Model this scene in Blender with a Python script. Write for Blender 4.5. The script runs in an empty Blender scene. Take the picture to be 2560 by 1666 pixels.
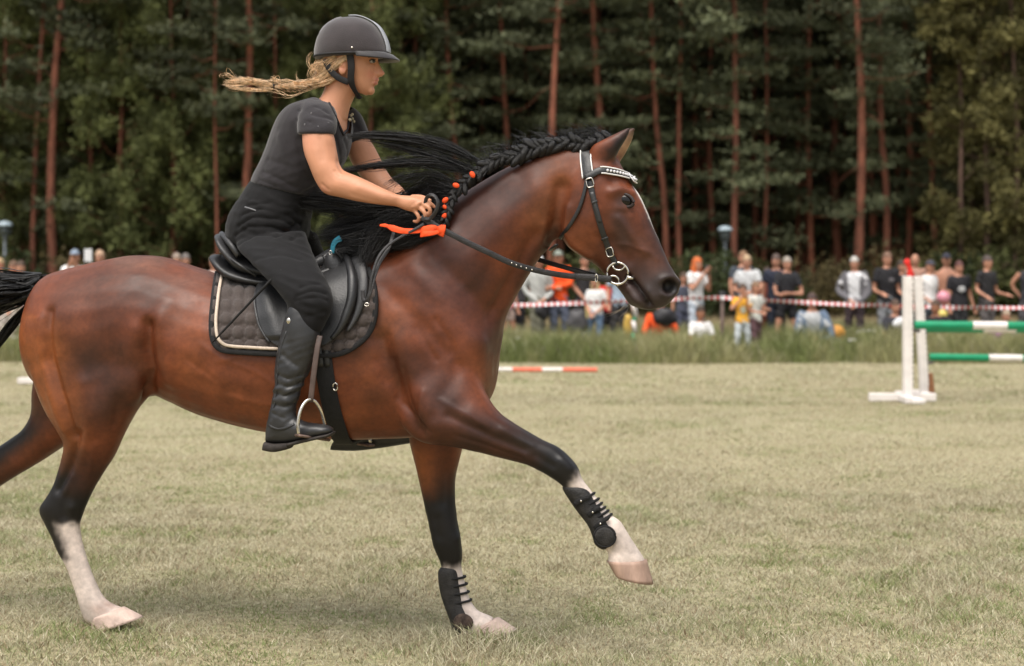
import bpy, math, random
import numpy as np
from mathutils import Vector, Matrix
from mathutils.bvhtree import BVHTree

# ------------------------------------------------------------------ camera, light
SC = bpy.context.scene
COL = SC.collection
F = 2560 * 60 / 36.0; CX = 1280.0; HY = 690.0; CH = 1.40      # focal length (px of the 2560 wide photo), horizon, eye height
cam = bpy.data.objects.new('camera', bpy.data.cameras.new('camera'))
COL.objects.link(cam); SC.camera = cam
cam.location = (0, 0, CH); cam.rotation_euler = (math.radians(90), 0, 0)
cam.data.lens = 60; cam.data.sensor_width = 36; cam.data.shift_y = -(833 - HY) / 2560.0
cam.data.clip_start = 0.1; cam.data.clip_end = 600
cam.data.dof.use_dof = True; cam.data.dof.focus_distance = 6.3; cam.data.dof.aperture_fstop = 2.7

W = bpy.data.worlds.new('World'); SC.world = W; W.use_nodes = True
nt = W.node_tree; bg = nt.nodes['Background']
sky = nt.nodes.new('ShaderNodeTexSky'); sky.sky_type = 'NISHITA'; sky.sun_disc = False
sky.sun_elevation = math.radians(66); sky.sun_rotation = math.radians(205)
sky.air_density = 1.6; sky.dust_density = 4.0; sky.ozone_density = 1.0
hs = nt.nodes.new('ShaderNodeHueSaturation'); hs.inputs['Saturation'].default_value = 0.28
nt.links.new(sky.outputs[0], hs.inputs['Color']); nt.links.new(hs.outputs[0], bg.inputs['Color'])
bg.inputs['Strength'].default_value = 0.10
sl = bpy.data.lights.new('sun', 'SUN'); sl.energy = 1.5; sl.angle = math.radians(42); sl.color = (1.0, 0.93, 0.84)
sun = bpy.data.objects.new('sun', sl); COL.objects.link(sun)
_e, _a = math.radians(66), math.radians(205)       # high, behind the camera and a little left
_d = Vector((math.sin(_a) * math.cos(_e), math.cos(_a) * math.cos(_e), math.sin(_e)))
sun.rotation_euler = _d.to_track_quat('Z', 'Y').to_euler()
SC.view_settings.view_transform = 'Standard'; SC.view_settings.look = 'None'
SC.view_settings.exposure = 0.98; SC.view_settings.gamma = 1.0
SC.cycles.use_denoising = True
SC.cycles.max_bounces = 6; SC.cycles.diffuse_bounces = 3; SC.cycles.transparent_max_bounces = 8
rng = np.random.default_rng(7); random.seed(7)

# ------------------------------------------------------------------ helpers: points
D0, SL = 6.5, 0.20                       # the horse's middle plane: y + SL x = D0
LN = math.hypot(1, SL)
LAT = np.array([SL, 1, 0]) / LN          # away from the camera, across the horse
FWD = np.array([1, -SL, 0]) / LN
CAM = np.array([0, 0, CH])
def at(px, py, d):
    return np.array([(px - CX) / F * d, d, CH - (py - HY) / F * d])
def P(px, py, off=0.0):
    px = np.asarray(px, float); py = np.asarray(py, float)
    d = (D0 + np.asarray(off, float) * LN) / (1 + SL * (px - CX) / F)
    return np.stack([(px - CX) / F * d, d, CH - (py - HY) / F * d], -1)
def gd(py): return F * CH / (py - HY)    # distance of the ground seen at row py
def mirror(p):
    p = np.asarray(p, float)
    t = (p[..., 1] + SL * p[..., 0] - D0) / LN
    return p - 2 * t[..., None] * LAT

# ------------------------------------------------------------------ helpers: meshes
def new_mesh(name, V, Fc, smooth=True, mats=None, midx=None, cols=None):
    m = bpy.data.meshes.new(name)
    V = np.asarray(V, float)
    if isinstance(Fc, np.ndarray):
        n, k = Fc.shape
        m.vertices.add(len(V)); m.vertices.foreach_set('co', V.ravel())
        m.loops.add(n * k); m.loops.foreach_set('vertex_index', Fc.ravel().astype(np.int32))
        m.polygons.add(n)
        m.polygons.foreach_set('loop_start', (np.arange(n) * k).astype(np.int32))
        m.update(calc_edges=True)
    else:
        m.from_pydata([tuple(v) for v in V], [], [tuple(int(i) for i in f) for f in Fc])
    if mats is not None:
        for x in (mats if isinstance(mats, (list, tuple)) else [mats]): m.materials.append(x)
    if midx is not None: m.polygons.foreach_set('material_index', np.asarray(midx, np.int32))
    if cols is not None:
        a = m.color_attributes.new('col', 'FLOAT_COLOR', 'POINT')
        c = np.ones((len(V), 4)); c[:, :3] = cols
        a.data.foreach_set('color', c.ravel())
    m.polygons.foreach_set('use_smooth', [bool(smooth)] * len(m.polygons))
    m.update()
    return m
def thing(name, label, cat, loc=(0, 0, 0), group=None):
    o = bpy.data.objects.new(name, None); COL.objects.link(o)
    o.location = tuple(loc); o.empty_display_size = 0.1
    o['label'] = label; o['category'] = cat
    if group: o['group'] = group
    return o
def tag(o, label, cat, group=None):
    o['label'] = label; o['category'] = cat
    if group: o['group'] = group
    return o
def base(o):                                      # world position of a parent chain
    p = np.zeros(3)
    while o is not None:
        p = p + np.array(o.location); o = o.parent
    return p
def obj(name, V, Fc, mats, parent=None, smooth=True, midx=None, cols=None, kind=None, label=None):
    V = np.asarray(V, float)
    if parent is not None: V = V - base(parent)
    o = bpy.data.objects.new(name, new_mesh(name, V, Fc, smooth, mats, midx, cols)); COL.objects.link(o)
    if parent is not None: o.parent = parent
    if kind: o['kind'] = kind
    if label: o['label'] = label
    return o
def solo(name, V, Fc, mats, label, cat, group=None, origin=None, smooth=True, **k):   # a thing that is one mesh
    V = np.asarray(V, float)
    if origin is None: origin = np.array([V[:, 0].mean(), V[:, 1].mean(), V[:, 2].min()])
    o = obj(name, V - np.asarray(origin), Fc, mats, None, smooth, **k); o.location = tuple(origin)
    return tag(o, label, cat, group)
class MB:                                         # collects pieces of one mesh
    def __init__(s): s.V = []; s.F = []; s.M = []; s.n = 0
    def add(s, V, Fc, mi=0):
        V = np.asarray(V, float)
        s.V.append(V); s.F += [tuple(int(i) + s.n for i in f) for f in Fc]; s.M += [mi] * len(Fc); s.n += len(V); return s
    def addt(s, t, mi=0): return s.add(t[0], t[1], mi)
    def get(s): return np.concatenate(s.V), s.F
    def build(s, name, mats, parent=None, **k):
        V, Fc = s.get(); return obj(name, V, Fc, mats, parent, midx=s.M, **k)
def crom(pts, n):                                 # Catmull-Rom through rows of pts, n steps per span
    p = np.asarray(pts, float)
    q = np.vstack([2 * p[0] - p[1], p, 2 * p[-1] - p[-2]])
    out = []
    for i in range(1, len(q) - 2):
        a, b, c, d = q[i - 1], q[i], q[i + 1], q[i + 2]
        for t in np.arange(n) / n:
            out.append(.5 * ((2 * b) + (-a + c) * t + (2 * a - 5 * b + 4 * c - d) * t * t + (-a + 3 * b - 3 * c + d) * t ** 3))
    out.append(p[-1]); return np.array(out)
def grid_faces(n, k, closed=True):
    f = []
    for i in range(n - 1):
        for j in range(k if closed else k - 1):
            a = i * k + j; b = i * k + (j + 1) % k
            f.append((a, b, b + k, a + k))
    return f
def loft(pairs, sub=4, ring=22, e=2.25, proj=None):
    """rows (ax, ay, bx, by, halfwidth m, lateral offset m): edge points traced in the side view, ring across the body"""
    proj = proj or P
    r = crom(pairs, sub); V = []
    th = np.arange(ring) / ring * 2 * math.pi
    cs, sn = np.cos(th), np.sin(th)
    cs = np.sign(cs) * abs(cs) ** (2 / e); sn = np.sign(sn) * abs(sn) ** (2 / e)
    for ax, ay, bx, by, hw, of in r:
        A = proj(ax, ay, of); B = proj(bx, by, of); c = (A + B) / 2; u = (A - B) / 2
        V.append(c + cs[:, None] * u + sn[:, None] * LAT * max(hw, .002))
    n = len(V); Fc = grid_faces(n, ring)
    Fc = [f[::-1] for f in Fc]
    V = np.concatenate(V)
    c0 = V[:ring].mean(0); c1 = V[-ring:].mean(0)
    V = np.vstack([V, c0, c1]); i0 = n * ring; i1 = i0 + 1
    Fc += [(i0, j, (j + 1) % ring) for j in range(ring)]
    Fc += [(i1, (n - 1) * ring + (j + 1) % ring, (n - 1) * ring + j) for j in range(ring)]
    return V, Fc
def tube(pts, rad, sides=8, closed=False, cap=True, sq=1.0, up=None):
    p = np.asarray(pts, float); n = len(p)
    rad = np.broadcast_to(np.asarray(rad, float), (n,))
    if closed: t = np.roll(p, -1, 0) - np.roll(p, 1, 0)
    else: t = np.gradient(p, axis=0)
    t /= np.linalg.norm(t, axis=1)[:, None] + 1e-12
    ref = np.array([0, 0, 1.]) if up is None else np.asarray(up, float)
    if abs(t @ ref).mean() > .9: ref = np.array([1., .2, 0])
    V = []
    th = np.arange(sides) / sides * 2 * math.pi
    for i in range(n):
        s = np.cross(t[i], ref); s /= np.linalg.norm(s) + 1e-12; u = np.cross(s, t[i])
        V.append(p[i] + rad[i] * (np.cos(th)[:, None] * s * sq + np.sin(th)[:, None] * u))
    V = np.concatenate(V); Fc = grid_faces(n, sides)
    if closed:
        a = (n - 1) * sides
        Fc += [(a + j, a + (j + 1) % sides, (j + 1) % sides, j) for j in range(sides)]
    elif cap:
        Fc += [tuple(range(sides))[::-1], tuple((n - 1) * sides + j for j in range(sides))]
    return V, Fc
def box(c, s, R=None):
    V = np.array([[x, y, z] for x in (-.5, .5) for y in (-.5, .5) for z in (-.5, .5)]) * np.asarray(s, float)
    if R is not None: V = V @ np.asarray(R).T
    return V + np.asarray(c, float), [(0, 1, 3, 2), (4, 6, 7, 5), (0, 4, 5, 1), (2, 3, 7, 6), (0, 2, 6, 4), (1, 5, 7, 3)]
def bbox(c, s, b=.006, R=None):                    # box with chamfered edges
    s = np.asarray(s, float) / 2; V = []; Fc = []
    b = min(b, s.min() * .6)
    rings = [(-s[2], b), (-s[2] + b, 0), (s[2] - b, 0), (s[2], b)]
    for z, i in rings:
        x, y = s[0] - i, s[1] - i
        V += [(x - b, -y, z), (x, -y + b, z), (x, y - b, z), (x - b, y, z), (-x + b, y, z), (-x, y - b, z), (-x, -y + b, z), (-x + b, -y, z)]
    Fc = grid_faces(4, 8) + [tuple(range(8))[::-1], tuple(range(24, 32))]
    V = np.array(V)
    if R is not None: V = V @ np.asarray(R).T
    return V + np.asarray(c, float), Fc
def ell(c, r, nu=12, nv=8, R=None):
    V = [(0, 0, -1)]; 
    for i in range(1, nv):
        a = -math.pi / 2 + math.pi * i / nv
        V += [(math.cos(a) * math.cos(2 * math.pi * j / nu), math.cos(a) * math.sin(2 * math.pi * j / nu), math.sin(a)) for j in range(nu)]
    V.append((0, 0, 1)); V = np.array(V) * np.asarray(r, float)
    if R is not None: V = V @ np.asarray(R).T
    Fc = [(0, 1 + (j + 1) % nu, 1 + j) for j in range(nu)]
    for i in range(nv - 2):
        for j in range(nu):
            a = 1 + i * nu + j; b = 1 + i * nu + (j + 1) % nu
            Fc.append((a, b, b + nu, a + nu))
    l = len(V) - 1; s = 1 + (nv - 2) * nu
    Fc += [(s + j, s + (j + 1) % nu, l) for j in range(nu)]
    return V + np.asarray(c, float), Fc
def rot(axis, a): return np.array(Matrix.Rotation(a, 3, axis))
def frame(x, up=(0, 0, 1)):                        # matrix with columns x, y, z; x along the vector
    x = np.asarray(x, float); x = x / np.linalg.norm(x)
    y = np.cross(np.asarray(up, float), x); y /= np.linalg.norm(y) + 1e-12
    return np.stack([x, y, np.cross(x, y)], 1)
def strap(pts, nrm, width, thick):
    """flat band along pts; nrm is the outward normal at each point"""
    p = np.asarray(pts, float); n = np.asarray(nrm, float); k = len(p)
    if n.ndim == 1: n = np.tile(n, (k, 1))
    width = np.broadcast_to(np.asarray(width, float), (k,))
    t = np.gradient(p, axis=0); t /= np.linalg.norm(t, axis=1)[:, None] + 1e-12
    s = np.cross(n, t); s /= np.linalg.norm(s, axis=1)[:, None] + 1e-12
    u = np.cross(t, s)
    V = []
    for i in range(k):
        w = width[i] / 2; h = thick / 2; c = min(w, h) * .5
        for a, b in ((-w, -h), (w, -h), (w, h - c), (w - c, h), (-w + c, h), (-w, h - c)):
            V.append(p[i] + s[i] * a + u[i] * b)
    Fc = grid_faces(k, 6) + [tuple(range(6))[::-1], tuple((k - 1) * 6 + j for j in range(6))]
    return np.array(V), Fc
_TS = bpy.data.scenes.new('remesh_workbench')              # keeps the helper evaluations away from the big scene; removed at the end
def remesh(V, Fc, voxel, adapt=0.0):
    m = new_mesh('tmp', V, Fc); o = bpy.data.objects.new('tmp', m); _TS.collection.objects.link(o)
    md = o.modifiers.new('r', 'REMESH'); md.mode = 'VOXEL'; md.voxel_size = voxel; md.adaptivity = adapt
    vl = _TS.view_layers[0]; vl.update(); dg = vl.depsgraph; ev = o.evaluated_get(dg); me = ev.to_mesh()
    n = len(me.vertices); co = np.empty(n * 3); me.vertices.foreach_get('co', co)
    f = np.empty(len(me.loops), np.int32); me.loops.foreach_get('vertex_index', f)
    tot = np.empty(len(me.polygons), np.int32); me.polygons.foreach_get('loop_total', tot)
    ev.to_mesh_clear(); bpy.data.objects.remove(o); bpy.data.meshes.remove(m)
    assert (tot == 4).all()
    return co.reshape(-1, 3), f.reshape(-1, 4)
def nbr_avg(Fq, X):
    e = np.concatenate([Fq[:, [i, (i + 1) % 4]] for i in range(4)]); n = len(X)
    a = np.concatenate([e[:, 0], e[:, 1]]); b = np.concatenate([e[:, 1], e[:, 0]])
    cnt = np.bincount(a, minlength=n).astype(float)
    out = np.stack([np.bincount(a, weights=X[b, k], minlength=n) for k in range(X.shape[1])], 1)
    return out / np.maximum(cnt, 1)[:, None]
def smooth(V, Fq, it, lam=.6, w=None):
    for _ in range(it):
        d = lam * (nbr_avg(Fq, V) - V)
        V = V + (d if w is None else d * w[:, None])
    return V
def normals(V, Fq):
    fn = np.cross(V[Fq[:, 2]] - V[Fq[:, 0]], V[Fq[:, 3]] - V[Fq[:, 1]])
    N = np.stack([sum(np.bincount(Fq[:, k], weights=fn[:, c], minlength=len(V)) for k in range(4)) for c in range(3)], 1)
    return N / (np.linalg.norm(N, axis=1)[:, None] + 1e-12)
def seg_dist(V, pts):
    """distance of every vertex to a polyline"""
    pts = np.asarray(pts, float); best = np.full(len(V), 1e9)
    if len(pts) == 1: return np.linalg.norm(V - pts[0], axis=1)
    for a, b in zip(pts[:-1], pts[1:]):
        ab = b - a; t = np.clip(((V - a) @ ab) / (ab @ ab + 1e-12), 0, 1)
        best = np.minimum(best, np.linalg.norm(V - a - t[:, None] * ab, axis=1))
    return best
def bvh(V, Fq): return BVHTree.FromPolygons([Vector(v) for v in V], [tuple(int(i) for i in f) for f in Fq])
def cast(tree, px, py, far=False):
    """where the line of sight through a photo point meets the body; far: the same spot on the other flank"""
    d = Vector(((px - CX) / F, 1, -(py - HY) / F)).normalized()
    h = tree.ray_cast(Vector(CAM), d)
    if h[0] is None: return None, None
    return np.array(h[0]), np.array(h[1])
def strands(guides, rs, w=.0022, seg=14):
    """guides: (rows of xyz, spread at the rows, count, wave).  Flat hairs following each guide. -> V, F"""
    VV = []; FF = []; n0 = 0
    for g, spread, cnt, wave in guides:
        c = crom(g, 6); L = len(c); sp = np.interp(np.linspace(0, 1, L), np.linspace(0, 1, len(spread)), spread)
        for _ in range(cnt):
            o = rs.normal(size=3); o /= np.linalg.norm(o); o *= rs.random() ** .5
            o2 = rs.normal(size=3) * .35
            t0 = rs.random() * .12; t1 = 1 - rs.random() ** 2.5 * .35
            t = np.linspace(t0, t1, seg); idx = t * (L - 1)
            p = np.stack([np.interp(idx, np.arange(L), c[:, k]) for k in range(3)], 1)
            s = np.interp(idx, np.arange(L), sp)
            ph = rs.random() * 6.3; fr = 4 + 6 * rs.random()
            p = p + s[:, None] * (o + o2 * t[:, None]) + (wave * s * np.sin(ph + fr * t))[:, None] * rs.normal(size=3)
            tn = np.gradient(p, axis=0); tn /= np.linalg.norm(tn, axis=1)[:, None] + 1e-9
            sd = np.cross(tn, rs.normal(size=3)); sd /= np.linalg.norm(sd, axis=1)[:, None] + 1e-9
            ww = w * (.6 + .8 * rs.random()) * np.minimum(1, (1 - np.linspace(0, 1, seg)) * 3 + .15)
            V = np.empty((seg * 2, 3)); V[0::2] = p - sd * ww[:, None]; V[1::2] = p + sd * ww[:, None]
            i = np.arange(seg - 1) * 2 + n0
            VV.append(V); FF.append(np.stack([i, i + 1, i + 3, i + 2], 1)); n0 += seg * 2
    return np.concatenate(VV), np.concatenate(FF)

# ------------------------------------------------------------------ helpers: materials
def mat(name, col, rough=.6, var=.15, scale=30., bump=0., bscale=None, spec=.4, metal=0., sheen=0., attr=None, coat=0., detail=4., sss=0., stretch=None, trans=0., objvar=0.):
    m = bpy.data.materials.new(name); m.use_nodes = True; t = m.node_tree; N = t.nodes; L = t.links
    b = N['Principled BSDF']; b.inputs['Roughness'].default_value = rough; b.inputs['Metallic'].default_value = metal
    b.inputs['Specular IOR Level'].default_value = spec
    if sheen: b.inputs['Sheen Weight'].default_value = sheen; b.inputs['Sheen Roughness'].default_value = .5
    if coat: b.inputs['Coat Weight'].default_value = coat; b.inputs['Coat Roughness'].default_value = .25
    if sss:
        b.inputs['Subsurface Weight'].default_value = sss; b.inputs['Subsurface Radius'].default_value = (.012, .005, .003); b.inputs['Subsurface Scale'].default_value = 1
    tc = N.new('ShaderNodeTexCoord'); src = tc.outputs['Object']
    if stretch:
        mp = N.new('ShaderNodeMapping'); mp.inputs['Scale'].default_value = stretch; L.new(src, mp.inputs[0]); src = mp.outputs[0]
    nz = N.new('ShaderNodeTexNoise'); nz.inputs['Scale'].default_value = scale; nz.inputs['Detail'].default_value = detail; L.new(src, nz.inputs['Vector'])
    mr = N.new('ShaderNodeMapRange'); mr.inputs[1].default_value = .3; mr.inputs[2].default_value = .7
    mr.inputs[3].default_value = 1 - var; mr.inputs[4].default_value = 1 + var; L.new(nz.outputs['Fac'], mr.inputs[0])
    mx = N.new('ShaderNodeMix'); mx.data_type = 'RGBA'; mx.blend_type = 'MULTIPLY'; mx.inputs[0].default_value = 1
    if objvar:
        oi = N.new('ShaderNodeObjectInfo'); m3 = N.new('ShaderNodeMapRange'); m3.inputs[3].default_value = 1 - objvar; m3.inputs[4].default_value = 1 + objvar; L.new(oi.outputs['Random'], m3.inputs[0])
        mm = N.new('ShaderNodeMath'); mm.operation = 'MULTIPLY'; L.new(mr.outputs[0], mm.inputs[0]); L.new(m3.outputs[0], mm.inputs[1]); mr = mm
    if attr:
        at_ = N.new('ShaderNodeAttribute'); at_.attribute_name = attr; L.new(at_.outputs['Color'], mx.inputs[6])
    else: mx.inputs[6].default_value = (*col, 1)
    L.new(mr.outputs[0], mx.inputs[7]); L.new(mx.outputs[2], b.inputs['Base Color'])
    if trans:
        tr = N.new('ShaderNodeBsdfTranslucent'); L.new(mx.outputs[2], tr.inputs[0])
        ms = N.new('ShaderNodeMixShader'); ms.inputs[0].default_value = trans
        L.new(b.outputs[0], ms.inputs[1]); L.new(tr.outputs[0], ms.inputs[2]); L.new(ms.outputs[0], N['Material Output'].inputs[0])
    if bump:
        n2 = N.new('ShaderNodeTexNoise'); n2.inputs['Scale'].default_value = bscale or scale * 3; n2.inputs['Detail'].default_value = 3; L.new(src, n2.inputs['Vector'])
        bp = N.new('ShaderNodeBump'); bp.inputs['Strength'].default_value = bump; bp.inputs['Distance'].default_value = .01
        L.new(n2.outputs['Fac'], bp.inputs['Height']); L.new(bp.outputs[0], b.inputs['Normal'])
    return m
from mathutils import noise as _mn
def ridge(V, scale, seed=0.0):
    """ridged 3-D noise at every vertex, for cloth folds"""
    s = np.asarray(scale, float); out = np.empty(len(V))
    for i, v in enumerate(V * s + seed): out[i] = 1 - 2 * abs(_mn.noise(v))
    return out
def s2l(r, g, b):
    return tuple(((c / 255 / 12.92) if c / 255 <= .04045 else ((c / 255 + .055) / 1.055) ** 2.4) for c in (r, g, b))
# ------------------------------------------------------------------ ground and grass
def vnoise(x, y, s, seed):
    r = np.random.default_rng(seed); T = r.random((256, 256)); x = x / s + 512; y = y / s + 512
    xi = np.floor(x).astype(int); yi = np.floor(y).astype(int); fx = x - xi; fy = y - yi; fx = fx * fx * (3 - 2 * fx); fy = fy * fy * (3 - 2 * fy)
    a = T[xi % 256, yi % 256]; b = T[(xi + 1) % 256, yi % 256]; c = T[xi % 256, (yi + 1) % 256]; d = T[(xi + 1) % 256, (yi + 1) % 256]
    return (a * (1 - fx) + b * fx) * (1 - fy) + (c * (1 - fx) + d * fx) * fy
def ground_material():
    m = bpy.data.materials.new('dry_mown_grass_ground'); m.use_nodes = True; t = m.node_tree; N = t.nodes; L = t.links; b = N['Principled BSDF']
    b.inputs['Roughness'].default_value = .95; b.inputs['Specular IOR Level'].default_value = .1
    tc = N.new('ShaderNodeTexCoord')
    def nz(s, d): 
        n = N.new('ShaderNodeTexNoise'); n.inputs['Scale'].default_value = s; n.inputs['Detail'].default_value = d; n.inputs['Roughness'].default_value = .65; L.new(tc.outputs['Object'], n.inputs['Vector']); return n
    def ramp(n, stops):
        r = N.new('ShaderNodeValToRGB'); L.new(n.outputs['Fac'], r.inputs[0])
        for i, (p, c) in enumerate(stops):
            e = r.color_ramp.elements[i] if i < 2 else r.color_ramp.elements.new(p)
            e.position = p; e.color = (*c, 1)
        return r
    r1 = ramp(nz(1.1, 8), [(.33, (.35, .318, .212)), (.70, (.295, .285, .172)), (.52, (.375, .342, .232))])
    r2 = ramp(nz(30, 6), [(.36, (.62, .58, .54)), (.62, (1.22, 1.2, 1.15))])
    r3 = ramp(nz(.35, 3), [(.35, (.92, .90, .86)), (.65, (1.06, 1.07, 1.05))])
    m1 = N.new('ShaderNodeMix'); m1.data_type = 'RGBA'; m1.blend_type = 'MULTIPLY'; m1.inputs[0].default_value = 1; L.new(r1.outputs[0], m1.inputs[6]); L.new(r2.outputs[0], m1.inputs[7])
    m2 = N.new('ShaderNodeMix'); m2.data_type = 'RGBA'; m2.blend_type = 'MULTIPLY'; m2.inputs[0].default_value = 1; L.new(m1.outputs[2], m2.inputs[6]); L.new(r3.outputs[0], m2.inputs[7])
    L.new(m2.outputs[2], b.inputs['Base Color'])
    bp = N.new('ShaderNodeBump'); bp.inputs['Strength'].default_value = .6; bp.inputs['Distance'].default_value = .03; L.new(nz(45, 6).outputs['Fac'], bp.inputs['Height']); L.new(bp.outputs[0], b.inputs['Normal'])
    return m
gx = np.concatenate([np.linspace(-160, -30, 14), np.concatenate([np.linspace(-28, -4, 25), np.linspace(-3.75, 3.75, 31), np.linspace(4, 28, 25)]), np.linspace(30, 160, 14)]); gy = np.concatenate([np.linspace(-40, 4, 10), np.concatenate([np.linspace(4.5, 9, 19), np.linspace(9.5, 60, 102)]), np.linspace(62, 240, 30)])
XX, YY = np.meshgrid(gx, gy); ZZ = (vnoise(XX, YY, 3.1, 1) - .5) * .02 * (YY < 60) + .10 * np.exp(-((YY - 30.5) / 3.2) ** 2) + .032 * np.exp(-((XX + 1.62) ** 2 + (YY - 6.75) ** 2) / .5)
ZZ -= .006
Vg = np.stack([XX, YY, ZZ], -1).reshape(-1, 3)
obj('ground', Vg, grid_faces(len(gy), len(gx), False), ground_material(), kind='structure')
def gz(x, y): return (vnoise(x, y, 3.1, 1) - .5) * .02 * (y < 60) + .10 * np.exp(-((y - 30.5) / 3.2) ** 2) + .032 * np.exp(-((x + 1.62) ** 2 + (y - 6.75) ** 2) / .5) - .008
M_BLADE = mat('grass_blades', (1, 1, 1), rough=.8, var=.12, scale=60, attr='col', spec=.15, trans=.25)
def blades(name, label, n, y0, y1, h, w, colf, seed, lean=.9, bend=True, dens=None):
    r = np.random.default_rng(seed)
    y = np.sqrt(r.random(n) * (y1 ** 2 - y0 ** 2) + y0 ** 2); x = (r.random(n) * 2 - 1) * (.335 * y + .5)
    if dens is not None:
        k = r.random(n) < dens(x, y); x, y = x[k], y[k]; n = len(x)
    z = gz(x, y); hh = h(x, y) * (.45 + .9 * r.random(n)); a = r.random(n) * 2 * math.pi; l = lean * (.25 + r.random(n)) * hh
    dx, dy = np.cos(a) * l, np.sin(a) * l; b = r.random(n) * math.pi; ww = w(y) * (.6 + .8 * r.random(n)); sx, sy = np.cos(b) * ww, np.sin(b) * ww * .6
    c = colf(x, y, r); O = np.zeros(n)
    p0 = np.stack([x - sx, y - sy, z], 1); p1 = np.stack([x + sx, y + sy, z], 1); tip = np.stack([x + dx, y + dy, z + hh], 1)
    if bend:
        m0 = np.stack([x - sx * .8 + dx * .35, y - sy * .8 + dy * .35, z + hh * .62], 1); m1 = np.stack([x + sx * .8 + dx * .35, y + sy * .8 + dy * .35, z + hh * .62], 1)
        V = np.stack([p0, p1, m0, m1, tip], 1).reshape(-1, 3); i = np.arange(n) * 5
        Fc = np.concatenate([np.stack([i, i + 1, i + 3], 1), np.stack([i, i + 3, i + 2], 1), np.stack([i + 2, i + 3, i + 4], 1)]); k = 5
    else:
        V = np.stack([p0, p1, tip], 1).reshape(-1, 3); i = np.arange(n) * 3; Fc = np.stack([i, i + 1, i + 2], 1); k = 3
    o = obj(name, V, Fc, M_BLADE, cols=np.repeat(c, k, 0), smooth=False, kind='stuff'); o['label'] = label; o['category'] = 'grass'
    return o
STRAW = np.array([.425, .390, .268]); GREEN = np.array([.235, .270, .115]); BROWN = np.array([.28, .21, .135]); PALE = np.array([.56, .51, .38])
def field_col(x, y, r):
    n = vnoise(x, y, .10, 5) * .40 + vnoise(x, y, .33, 6) * .40 + vnoise(x, y, 1.6, 8) * .2; t = np.clip((n - .50) * 4.5 + r.normal(size=len(x)) * .28, 0, 1)[:, None]
    c = STRAW * (1 - t) + GREEN * t
    q = r.random(len(x))[:, None]; c = np.where(q < .14, BROWN, c); c = np.where(q > .88, PALE, c)
    return c * (.82 + .36 * r.random((len(x), 1)))
def tuft_h(b): return lambda x, y: b * (.55 + .9 * vnoise(x, y, .22, 15) * vnoise(x, y, .9, 16) * 2)
def hoof_h(f): return lambda x, y: f(x, y) * (1 + 1.6 * np.exp(-((x + 1.58) ** 2 + (y - 6.62) ** 2) / .05) + 1.6 * np.exp(-((x + .12) ** 2 + (y - 6.52) ** 2) / .05))
blades('lawn', 'short dry mown grass under the horse', 430000, 5.6, 13.0, hoof_h(tuft_h(.024)), lambda y: .0015 + .00005 * y, field_col, 21, 1.7, True, lambda x, y: np.clip((13.0 - y) / 3.0, 0, 1))
blades('lawn', 'mown grass in the middle of the field', 230000, 9.6, 20, tuft_h(.027), lambda y: .0026 + 0 * y, field_col, 22, 1.7, False, lambda x, y: np.clip((y - 9.6) / 3.4, 0, 1))
blades('lawn', 'mown grass towards the tall grass strip', 130000, 18.5, 27.4, tuft_h(.026), lambda y: .005 + 0 * y, field_col, 23, 1.6, False)
def strip_col(x, y, r):
    n = vnoise(x, y, .35, 31) * .55 + vnoise(x, y, 1.1, 32) * .45; t = np.clip((n - .36) * 3.0 + r.normal(size=len(x)) * .25, 0, 1)[:, None]
    c = np.array([.34, .325, .165]) * (1 - t) + np.array([.17, .20, .072]) * t
    return np.where(r.random((len(x), 1)) < .05, PALE * .7, c) * (.7 + .6 * r.random((len(x), 1)))
edge_n = lambda x: 26.55 + .5 * vnoise(x, x * 0, 1.3, 41)
blades('tall_grass', 'strip of tall uncut green grass in front of the spectators', 150000, 26.5, 30.6, lambda x, y: (.25 + .27 * vnoise(x, y, .55, 33)) * np.clip((y - edge_n(x)) * 2.5 + .45, .3, 1), lambda y: .0062 + 0 * y, strip_col, 24, .75, True, lambda x, y: (y > edge_n(x)) * (.35 + .65 * (vnoise(x, y, .35, 34) > .35)))
def dry_col(x, y, r): return (np.array([.34, .27, .165]) * (.6 + .6 * r.random((len(x), 1)))) * (1 - .5 * (r.random((len(x), 1)) < .2))
blades('dry_grass', 'dry straw-coloured grass behind the spectators', 60000, 30.6, 60, lambda x, y: .14 + .1 * vnoise(x, y, 1.1, 35), lambda y: .012 + 0 * y, dry_col, 25, .6, False)
r = np.random.default_rng(77)
M_FLW = mat('white_umbel', (.62, .62, .55), .8)
for k in range(26):
    d = 27 + 2.6 * r.random(); x = (r.random() * 2 - 1) * .31 * d; h = .36 + .14 * r.random(); mb = MB()
    mb.addt(tube([(x, d, 0), (x + .02, d, h * .6), (x + .03 * r.normal(), d, h)], .004, 5), 1)
    for q in range(7): mb.addt(ell(np.array([x, d, h]) + r.normal(size=3) * (.028, .028, .008), (.018, .018, .009), 6, 4), 0)
    V_, F_ = mb.get()
    solo('umbel_flower', V_, F_, [M_FLW, mat('stem', (.09, .12, .04))] if k == 0 else [M_FLW, bpy.data.materials['stem']], 'white flower head in the tall grass strip', 'flower', 'white flowers in the tall grass', origin=(x, d, 0), midx=mb.M)
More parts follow.
